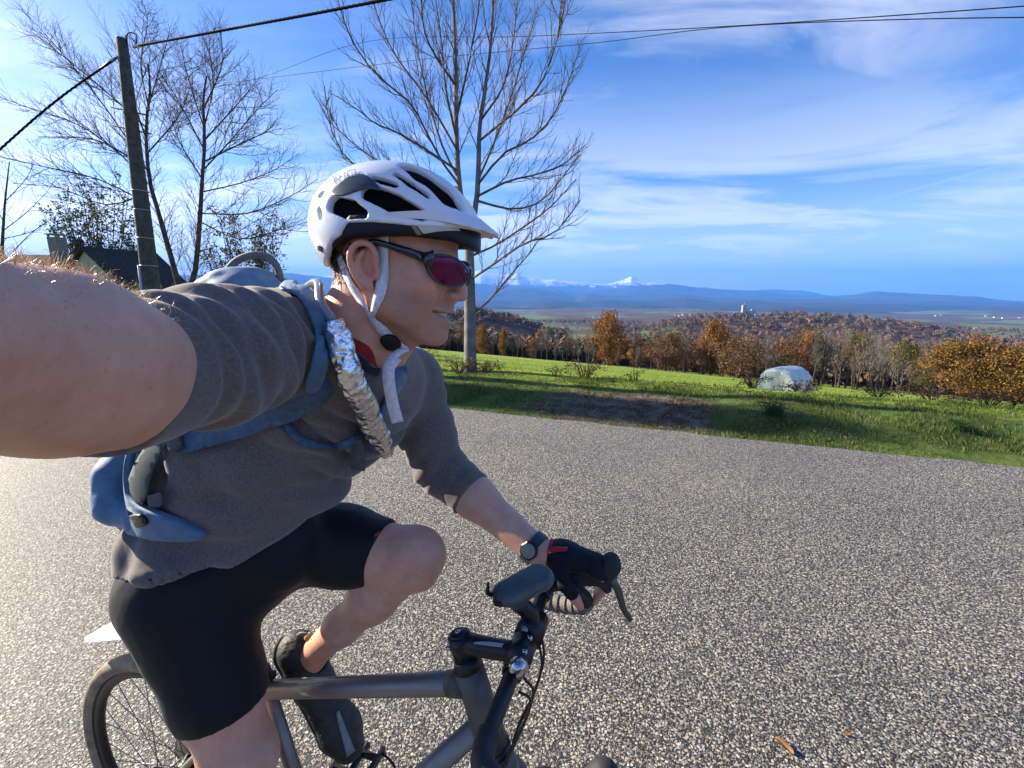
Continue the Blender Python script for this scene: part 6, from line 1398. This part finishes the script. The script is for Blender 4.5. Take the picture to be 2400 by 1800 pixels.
def gravel():
    rng = np.random.default_rng(44); n = 1500; a, s_ = rng.uniform(-2.6, 1.2, n), rng.uniform(EDGE + .03, 7.8, n); u = sst(a, -2.6, -1.4) * (1 - sst(a, -.2, 1.2)) * sst(s_, 5.2, 5.9) * (1 - sst(s_, 6.7, 7.8)); k = (rng.random(n) < u * 1.2) & (fbm(a * 2.2, s_ * 2.2, seed=46, o=3) > .42); k |= (s_ < EDGE + .16) & (rng.random(n) < .35)
    a, s_ = a[k], s_[k]; n = len(a); x, y = RD[0] * a + RN[0] * s_, RD[1] * a + RN[1] * s_; z = ground_z(x, y); r = rng.uniform(.004, .012, n)
    O = np.array([(1, 0, 0), (0, 1, 0), (-1, 0, 0), (0, -1, 0), (0, 0, .7), (0, 0, -.5)]); V = np.stack([x, y, z + r * .2], -1)[:, None] + O[None] * r[:, None, None] * rng.uniform(.6, 1.3, (n, 6, 1)); b = (np.arange(n) * 6)[:, None, None]
    F = (b + np.array([(0, 1, 4), (1, 2, 4), (2, 3, 4), (3, 0, 4), (1, 0, 5), (2, 1, 5), (3, 2, 5), (0, 3, 5)])[None]).reshape(-1, 3)
    mesh_obj('gravel', V.reshape(-1, 3), F, leaf_mat('gravel_stone', [(0, (.10, .09, .08)), (.6, (.22, .205, .185)), (1, (.38, .36, .33))], trans=0), smooth=False, kind='stuff', label='loose grey gravel on the bare patch of verge')
    n = 2600; a, s_ = rng.uniform(-2.4, 1.8, n), rng.uniform(EDGE + .1, 8.0, n); x, y = RD[0] * a + RN[0] * s_, RD[1] * a + RN[1] * s_; C = np.stack([x, y, ground_z(x, y) + .012], -1); k = fbm(x * 2.4, y * 2.4, seed=48, o=3) > .5
    v, f = leaf_quads(rng, C[k], .020, flat=.45); mesh_obj('leaf_litter', v, f, leaf_mat('leaf_litter', [(0, (.07, .035, .018)), (.6, (.16, .085, .04)), (1, (.30, .22, .12))]), smooth=False, kind='stuff', label='dry brown leaves and straw scattered over the verge')
gravel()
def tuft(px, py, h, n, label, seed):
    rng = np.random.default_rng(seed); p = G(px, py); e = np.array(p); V, F = [], []; A = rng.uniform(0, 6.28, n)
    P = []
    for i in range(n):
        d = np.array([math.cos(A[i]), math.sin(A[i]), 0]); l = h * rng.uniform(.5, 1.1); o = e + rng.normal(size=3) * [.05, .05, 0]; P.append([o, o + d * l * .25 + BZ * l * .6, o + d * l * .7 + BZ * l * .62])
    v, f = tubes(np.array(P), np.tile(np.array([.0035, .003, .001]), (n, 1)), 3); mesh_obj('grass_tuft', v, f, leaf_mat('tuft_blade', [(0, (.05, .10, .03)), (1, (.10, .17, .05))], trans=.4), None, True, label=label, cat='grass')
tuft(1812, 975, .26, 130, 'dark green tussock of long grass on the verge below the bale', 51); tuft(2260, 1015, .24, 110, 'pale leafy tussock on the verge at the right', 52)
def bramble(px, Y, w, h, label, seed, brown=.6, n=26):
    rng = np.random.default_rng(seed); p = at_y(px, Y); e = empty('bramble', p, label, 'bush'); L_ = []
    for i in range(n):
        d = rng.uniform(0, 6.28); ln = w * rng.uniform(.3, 1); tip = p + np.array([math.cos(d) * ln, math.sin(d) * ln, h * rng.uniform(.15, .9)]); mid = (p + tip) / 2 + np.array([0, 0, h * rng.uniform(.15, .5)]); b0 = p + np.array([math.cos(d), math.sin(d), 0]) * ln * .15 * rng.uniform(0, 1)
        L_.append((spline([b0 - BZ * .03, mid, tip], 6), np.linspace(.006, .0022, 6)))
    sec = sprout(rng, L_, .12, .16, .0025, .8, 3, .2, .3, .6); v, f = branch_mesh([(L_, 4), (sec, 3)]); mesh_obj('stems', v, f, bark('bramble_stem', (.06, .035, .025), (.13, .075, .045), 20) if seed == 60 else bpy.data.materials['bramble_stem'], e)
    tips = np.array([P[-1] for P, _ in sec] + [P[1] for P, _ in sec]); k = min(len(tips) * 2, 420); C = tips[rng.integers(0, len(tips), k)] + rng.normal(size=(k, 3)) * .02; v, f = leaf_quads(rng, C, .017, flat=.65)
    mn = 'bramble_leaf_%d' % int(brown * 10); m = bpy.data.materials.get(mn) or leaf_mat(mn, [(0, (.09, .035, .018)), (brown, (.14, .065, .030)), (min(.99, brown + .12), (.05, .075, .018)), (1, (.10, .12, .03))]); mesh_obj('leaves', v, f, m, e, smooth=False, kind='stuff')
bramble(1075, 8.75, .5, .34, 'brown bramble tangle at the left foot of the grey trunk', 60, .4); bramble(1140, 8.8, .4, .22, 'low bramble at the right foot of the grey trunk', 61, .4); bramble(1372, 8.2, .55, .42, 'tall thin bramble on the verge in front of the sunny field', 62, .5)
bramble(1770, 7.6, .35, .26, 'rusty bramble at the left foot of the wrapped bale', 63, .85); bramble(1885, 7.5, .42, .22, 'rusty bramble at the right foot of the wrapped bale', 64, .85); bramble(1490, 8.1, .30, .30, 'single thin dry weed on the verge left of the bale', 65, .8, 8)
bramble(1000, 9.2, .45, .45, 'dry brown weeds beside the man and left of the trunk', 66, .9); bramble(2070, 7.0, .4, .24, 'leafy bramble on the verge right of the bale', 67, .5); bramble(2200, 6.7, .6, .26, 'reddish bramble patch on the verge below the ochre oak', 68, .7); bramble(2340, 6.5, .5, .26, 'reddish bramble patch at the right picture edge', 69, .75); bramble(1300, 8.5, .25, .20, 'small dry bramble between grey trunk and tall bramble', 70, .8, 10)
# ================================================================== pole, cables, house, bale, village
def pole_and_cables():
    wood = bark('dark_creosoted_wood', (.052, .052, .043), (.105, .100, .080), 9); blk = mat('black_cable', (.010, .010, .012), .9, spec=.1); gal = mat('galvanised_steel', (.42, .43, .44), .4, .7); pvc = mat('grey_plastic_conduit', (.40, .42, .43), .5)
    top, low = U(285, 92, 10.0), U(360, 716, 11.0); d = nrm(top - low); base = low - d * ((low[2] - gz(low[0], low[1])) / d[2]); pts = [base + (top - base) * t for t in np.linspace(-.02, 1, 8)]
    po = empty('utility_pole', base, 'leaning dark wooden utility pole carrying overhead cables', 'pole'); MB().tube(pts, np.linspace(.215, .105, 8), 20).build('shaft', wood, po); MB().tube([top, top + d * .02], [.108, .095], 16).build('cap', gal, po)
    L_ = np.linalg.norm(top - base)
    for f in (.14, .22, .31, .40, .49, .55): c = base + (top - base) * f; MB().ring(c, d, .212 - .105 * f + .002, .006, 30, 6, 1.4).build('steel_band', gal, po)
    sd = nrm(np.cross(d, [0, 1, 0]) * -1); fr = nrm(np.array([0, -1.0, 0]) - d * (np.array([0, -1.0, 0]) @ d))
    MB().tube([base + d * .05 + fr * .20 - sd * .12, base + (top - base) * .31 + fr * .17 - sd * .10], .032, 10).build('conduit', pvc, po)
    for f in (.74, .795): c = base + (top - base) * f; MB().tube([c - sd * .42 - d * -.06, c + sd * .42 + d * -.10], .016, 8).build('step_bar', wood, po)
    a0 = U(318, 108, 9.9); MB().tube(spline([top - d * .10 + sd * .10, U(300, 78, 9.95), U(320, 82, 9.9), a0], 14), .012, 7).build('jumper_cable', blk, po); MB().tube(spline([top - d * .05 + sd * .08, U(296, 82, 9.95), U(310, 92, 9.9), a0 + sd * .15], 14), .008, 7).build('jumper_cable', blk, po)
    MB().tube([U(313, 110, 9.9), U(330, 106, 9.85), U(352, 101, 9.8), U(378, 96, 9.75)], [.035, .03, .034, .02], 8).build('tension_clamp', gal, po); MB().tube([U(278, 132, 10.0), U(262, 143, 9.98), U(236, 160, 9.95)], [.02, .034, .02], 8).build('tension_clamp', gal, po)
    def bundle(name, ctrl, r, label, twist=3, rr=None):
        n = 160; c = np.array(ctrl, float); u = np.linspace(0, 1, len(c)); inv = np.interp(np.linspace(0, 1, n), u, 1 / c[:, 2]); pp = spline(c[:, :2], n); P = np.array([U(x, y, 1 / k) for (x, y), k in zip(pp, inv)]); mb = MB()
        if twist == 1: mb.tube(P, r, 6)
        else:
            L_ = np.concatenate([[0], np.cumsum(np.linalg.norm(np.diff(P, axis=0), axis=1))]); t = nrm(P[-1] - P[0]); a = nrm(np.cross(t, BZ)); b = np.cross(t, a)
            P2 = spline(P, 420); L2 = np.concatenate([[0], np.cumsum(np.linalg.norm(np.diff(P2, axis=0), axis=1))])
            for k in range(twist): ph = L2 / .22 * 2 * math.pi / 1.6 + k * 2 * math.pi / twist; mb.tube(P2 + (np.cos(ph)[:, None] * a + np.sin(ph)[:, None] * b) * r * .62, r * .55, 5)
        o = mb.build(name, blk); tag(o, label, 'cable')
    bundle('overhead_cable', [(320, 108, 9.9), (560, 64, 8.4), (900, 0, 6.8), (1250, -75, 5.6)], .022, 'thick twisted cable from pole top to the upper picture edge')
    bundle('overhead_cable', [(276, 134, 10.0), (140, 230, 9.7), (0, 350, 9.4), (-260, 590, 8.9)], .020, 'twisted cable from the pole down to the left picture edge')
    bundle('overhead_cable', [(355, 216, 42), (590, 187, 32), (870, 96, 24), (1240, 85, 17), (1700, 62, 12), (2100, 36, 9.5), (2600, 0, 7.6)], .011, 'upper thin black wire crossing the whole sky', 1)
    bundle('overhead_cable', [(355, 214, 42), (600, 186, 32), (1000, 138, 22), (1400, 100, 16), (1700, 64, 12.5), (2100, 46, 10), (2600, 38, 8)], .011, 'lower thin black wire crossing the sky behind the tree', 1)
pole_and_cables()
def house():
    wall = mat('pale_render', (.42, .40, .36), .9, noise=.15, nscale=2); roof = mat('dark_slate', (.050, .047, .040), .95, spec=.1, noise=.3, nscale=6, bump=.4, bscale=20); br = mat('chimney_render', (.22, .20, .17), .9, noise=.2, nscale=5)
    t = 36.0; g = on_ground(150, t); z0 = g[2] - .3; e = empty('house', g, 'backlit house with chimney and gable behind the raised arm', 'house')
    def P(px, py, tt): return U(px, py, tt)
    # main block, ridge running across the view
    rl, rr = P(40, 600, 39), P(205, 602, 39); ax = nrm((rr - rl) * [1, 1, 0]); dp = np.array([-ax[1], ax[0], 0]); zr = (rl[2] + rr[2]) / 2; ze = zr - 2.4; w = 4.2
    def prism(a, b, zr, ze, w, nm, m, over=.35, th=.14):
        ax_ = nrm((b - a) * [1, 1, 0]); dp_ = np.array([-ax_[1], ax_[0], 0]); mb = MB()
        for s in (-1, 1):
            q = [a - ax_ * over, b + ax_ * over]; V = []
            for o_ in (0, th):
                for r_ in q: V.append(np.array([r_[0], r_[1], zr + o_])); V.append(np.array([r_[0], r_[1], 0]) + dp_ * s * (w + over) + BZ * (ze - (zr - ze) / w * over + o_))
            mb.add(V, [(0, 1, 3, 2), (4, 6, 7, 5), (0, 4, 5, 1), (2, 3, 7, 6), (1, 5, 7, 3), (0, 2, 6, 4)])
        r_o = mb.build(nm, m, e, smooth=False)
        V = [np.array([c[0], c[1], 0]) + dp_ * s * w + BZ * z for c in (a, b) for s, z in ((-1, z0), (-1, ze), (1, ze), (1, z0))] + [np.array([c[0], c[1], zr - .05]) for c in (a, b)]
        wl = MB().add(V, [(0, 3, 2, 8, 1), (4, 5, 9, 6, 7), (0, 1, 5, 4), (3, 7, 6, 2)]).build('wall', wall, e, smooth=False); return r_o, wl, ax_, dp_
    ro, wl, a_, d_ = prism(rl, rr, zr, ze, w, 'roof', roof)
    apex = P(200, 582, 34.5); a2 = apex + dp * 2.0; ro2, wl2, _, _ = prism(apex, apex + np.array([.25, 1.0, 0]) * 5.0, apex[2], apex[2] - 2.7, 3.1, 'roof', roof)
    c = P(137, 580, 37.5); hx, hy = ax * .42, dp * .42; zb, zt = zr - .8, P(137, 557, 37.5)[2]; MB().box(np.array([c[0], c[1], (zb + zt) / 2]), hx, hy, BZ * (zt - zb) / 2).build('chimney', br, ro, smooth=False)
    for s in (-1, 1):
        for q in (-1, 1): MB().box(np.array([c[0], c[1], zt + .09]) + hx * .8 * s + hy * .8 * q, hx * .14, hy * .14, BZ * .088).build('chimney_post', br, ro, smooth=False)
    MB().box(np.array([c[0], c[1], zt + .22]), hx * 1.18, hy * 1.18, BZ * .04).build('chimney_cap', br, ro, smooth=False)
    for k in (-1, 1):
        wc = np.array([c[0], c[1], 0]) * 0 + rl * .5 + rr * .5 - dp * (w + .02) + ax * k * 2.0; wc[2] = z0 + 1.6
        MB().box(wc, ax * .5, dp * .04, BZ * .65).build('window', mat('dark_pane', (.02, .025, .03), .1), wl, smooth=False)
house()
def bale():
    tp = U(1845, 858, 11.3); c = tp - BZ * .52; ax = nrm([.88, .42, 0.0]); u = np.cross(ax, BZ); n, k = 64, 26; V = []; rng = np.random.default_rng(3); prof = []
    for i in range(k):
        s = i / (k - 1)
        if s < .25: r_, x_ = .49 * (s / .25), -.41 - .02 * (1 - s / .25)
        elif s > .75: r_, x_ = .49 * ((1 - s) / .25), .41 + .02 * (1 - (1 - s) / .25)
        else: q = (s - .5) / .25; r_, x_ = .515 * (1 - .03 * abs(q) ** 8), .405 * q
        prof.append((max(r_, .002), x_))
    for r_, x_ in prof:
        for j in range(n): t = 2 * math.pi * j / n; V.append(c + ax * x_ + (u * math.cos(t) + BZ * math.sin(t)) * r_)
    V = np.array(V); F = np.array([(i * n + j, i * n + (j + 1) % n, (i + 1) * n + (j + 1) % n, (i + 1) * n + j) for i in range(k - 1) for j in range(n)])
    N_ = vnormals(V, F); d = fbm(V[:, 0] * 5, V[:, 1] * 5, V[:, 2] * 5, seed=3, o=3) - .5; th = np.arctan2((V - c) @ BZ, (V - c) @ u); xx = (V - c) @ ax; cr = np.abs(np.sin(th * 9 + xx * 5 + d * 7)) ** 3; V = V + N_ * (d * .05 + cr * .018)[:, None]
    m = mat('pale_green_film', (.60, .66, .58), .34, noise=.06, nscale=6, bump=.35, bscale=35, coat=.3); e = empty('hay_bale', c - BZ * .52, 'round hay bale in pale green plastic wrap at the field edge', 'bale'); mesh_obj('wrap', V, F, m, e)
    MB().box(c + ax * -.2 + (u * -.72 + BZ * .69) * .53, ax * .10, (u * .69 + BZ * .72) * .10, (u * -.72 + BZ * .69) * .002).build('repair_patch', mat('pale_patch', (.70, .72, .70), .35), e, smooth=False)
bale()
def village():
    wl = mat('white_house_wall', (.55, .53, .48), .9); rf = mat('slate_village_roof', (.14, .12, .115), .8); rng = np.random.default_rng(4)
    V = np.array([(-1, -1, 0), (1, -1, 0), (1, 1, 0), (-1, 1, 0), (-1, -1, 1), (1, -1, 1), (1, 1, 1), (-1, 1, 1), (-1, 0, 1.7), (1, 0, 1.7), (-1.08, -1.15, .93), (1.08, -1.15, .93), (1.08, 1.15, .93), (-1.08, 1.15, .93), (-1.08, 0, 1.78), (1.08, 0, 1.78)], float) * [6, 4.5, 5]
    F = [(0, 1, 5, 4), (2, 3, 7, 6), (1, 2, 6, 9, 5), (3, 0, 4, 8, 7), (10, 11, 15, 14), (12, 13, 14, 15)]
    o = mesh_obj('village_house', V, F, [wl, rf], smooth=False); me = o.data; bpy.data.objects.remove(o)
    for i in (4, 5): me.polygons[i].material_index = 1
    spots = [(1427, 741), (1436, 742), (1444, 740), (1452, 742), (1460, 741), (1468, 743), (1476, 741), (1410, 744), (1584, 740), (1592, 741), (1600, 739), (1608, 741), (1618, 738), (1628, 740), (1640, 738), (1652, 741), (1664, 743), (1392, 745), (1346, 743),
             (1770, 739), (1690, 740), (2192, 741), (2205, 739), (2170, 724), (2215, 722), (2240, 720), (2262, 723), (2280, 719), (2300, 722), (2324, 721), (2350, 724), (2376, 723), (2310, 742), (2330, 745), (2352, 747), (2388, 746), (2120, 722), (2060, 726), (1411, 757)]
    for i, (px, py) in enumerate(spots):
        p = G(px, py, 200)
        if p is None: continue
        r = float(np.hypot(p[0], p[1])); q = bpy.data.objects.new('village_house', me); COL.objects.link(q); q.location = (p[0], p[1], gz(p[0], p[1]) - .3); q.rotation_euler = (0, 0, rng.uniform(0, 3.1)); s = rng.uniform(.6, .95) * np.clip(r / 2400, .5, 1.1); q.scale = (s, s, s)
        lab = 'tiny white house far across the valley, ' + ('in the village above the tallest orange oak' if px < 1480 else 'in the village just left of the castle' if px < 1680 else 'at the foot of the castle' if px < 1800 else 'on the upper plain at the right' if py < 730 else 'on the lower plain at the right'); tag(q, lab, 'house', lab[5:])
    # castle keep on its knoll
    st = mat('pale_castle_stone', (.30, .26, .19), .9, noise=.15, nscale=.3); p = G(1742, 737, 900, 4000); p = p if p is not None else at_y(1742, 1900)
    k = float(np.hypot(p[0], p[1])) / 1900; e = empty('castle', p, 'castle ruin with square stone keep on the far hill', 'castle'); X, Yv = np.array([1.0, 0, 0]) * k, np.array([0, 1.0, 0]) * k
    z = lambda h: BZ * h * k
    tw = MB().box(p + z(16), X * 6.5, Yv * 6.5, z(18)).build('keep', st, e, smooth=False)
    for i in range(-2, 3): MB().box(p + z(35) + X * 2.6 * i - Yv * 6, X * .8, Yv * .8, z(1.2)).build('battlement', st, tw, smooth=False)
    MB().box(p + z(38) + X * 2, X * 1.4, Yv * 1.4, z(3.4)).build('turret', st, tw, smooth=False); MB().box(p + z(7) + X * 24, X * 19, Yv * 5, z(7)).build('curtain_wall', st, e, smooth=False); MB().box(p + z(9) + X * 34, X * 5, Yv * 6, z(10)).build('ruined_hall', st, e, smooth=False); MB().box(p + z(4) - X * 20, X * 15, Yv * 3, z(4)).build('curtain_wall', st, e, smooth=False)
    MB().tube([p - z(26), p - z(8), p + z(-.5)], [95 * k, 60 * k, 34 * k], 20).build('knoll', mat('knoll_scrub', (.055, .05, .025), .95, noise=.4, nscale=.05), None, kind='structure')
village()
def litter():
    lm = leaf_mat('dry_leaf', [(0, (.16, .08, .03)), (1, (.30, .18, .07))], trans=.1); rng = np.random.default_rng(8)
    for px, py, s, lab in ((1838, 1752, .034, 'curled dry brown leaf lying on the road at the bottom'), (1985, 1722, .014, 'small yellow leaf on the road right of the curled leaf'), (1436, 1635, .010, 'tiny ochre leaf on the road beside the handlebar')):
        r = ray(px, py); p = U(px, py, (.004 - CAMH) / r[2]); a = rng.uniform(0, 6.28); V = []; n = 9
        for i in range(n):
            t = -1 + 2 * i / (n - 1); w = (1 - t * t) ** .7 * .45
            for j in (-1, -.5, 0, .5, 1): V.append((t * s, j * w * s, s * (.10 + .32 * j * j * w * 2 + .18 * t * t + .05 * math.sin(3 * t + j))))
        V = np.array(V); c_, s_ = math.cos(a), math.sin(a); V = np.stack([V[:, 0] * c_ - V[:, 1] * s_, V[:, 0] * s_ + V[:, 1] * c_, V[:, 2]], -1) + p
        F = [(i * 5 + j, i * 5 + j + 1, i * 5 + j + 6, i * 5 + j + 5) for i in range(n - 1) for j in range(4)]
        o = mesh_obj('fallen_leaf', V, F, lm, None, True, label=lab, cat='leaf'); o.modifiers.new('t', 'SOLIDIFY').thickness = .0006
litter()
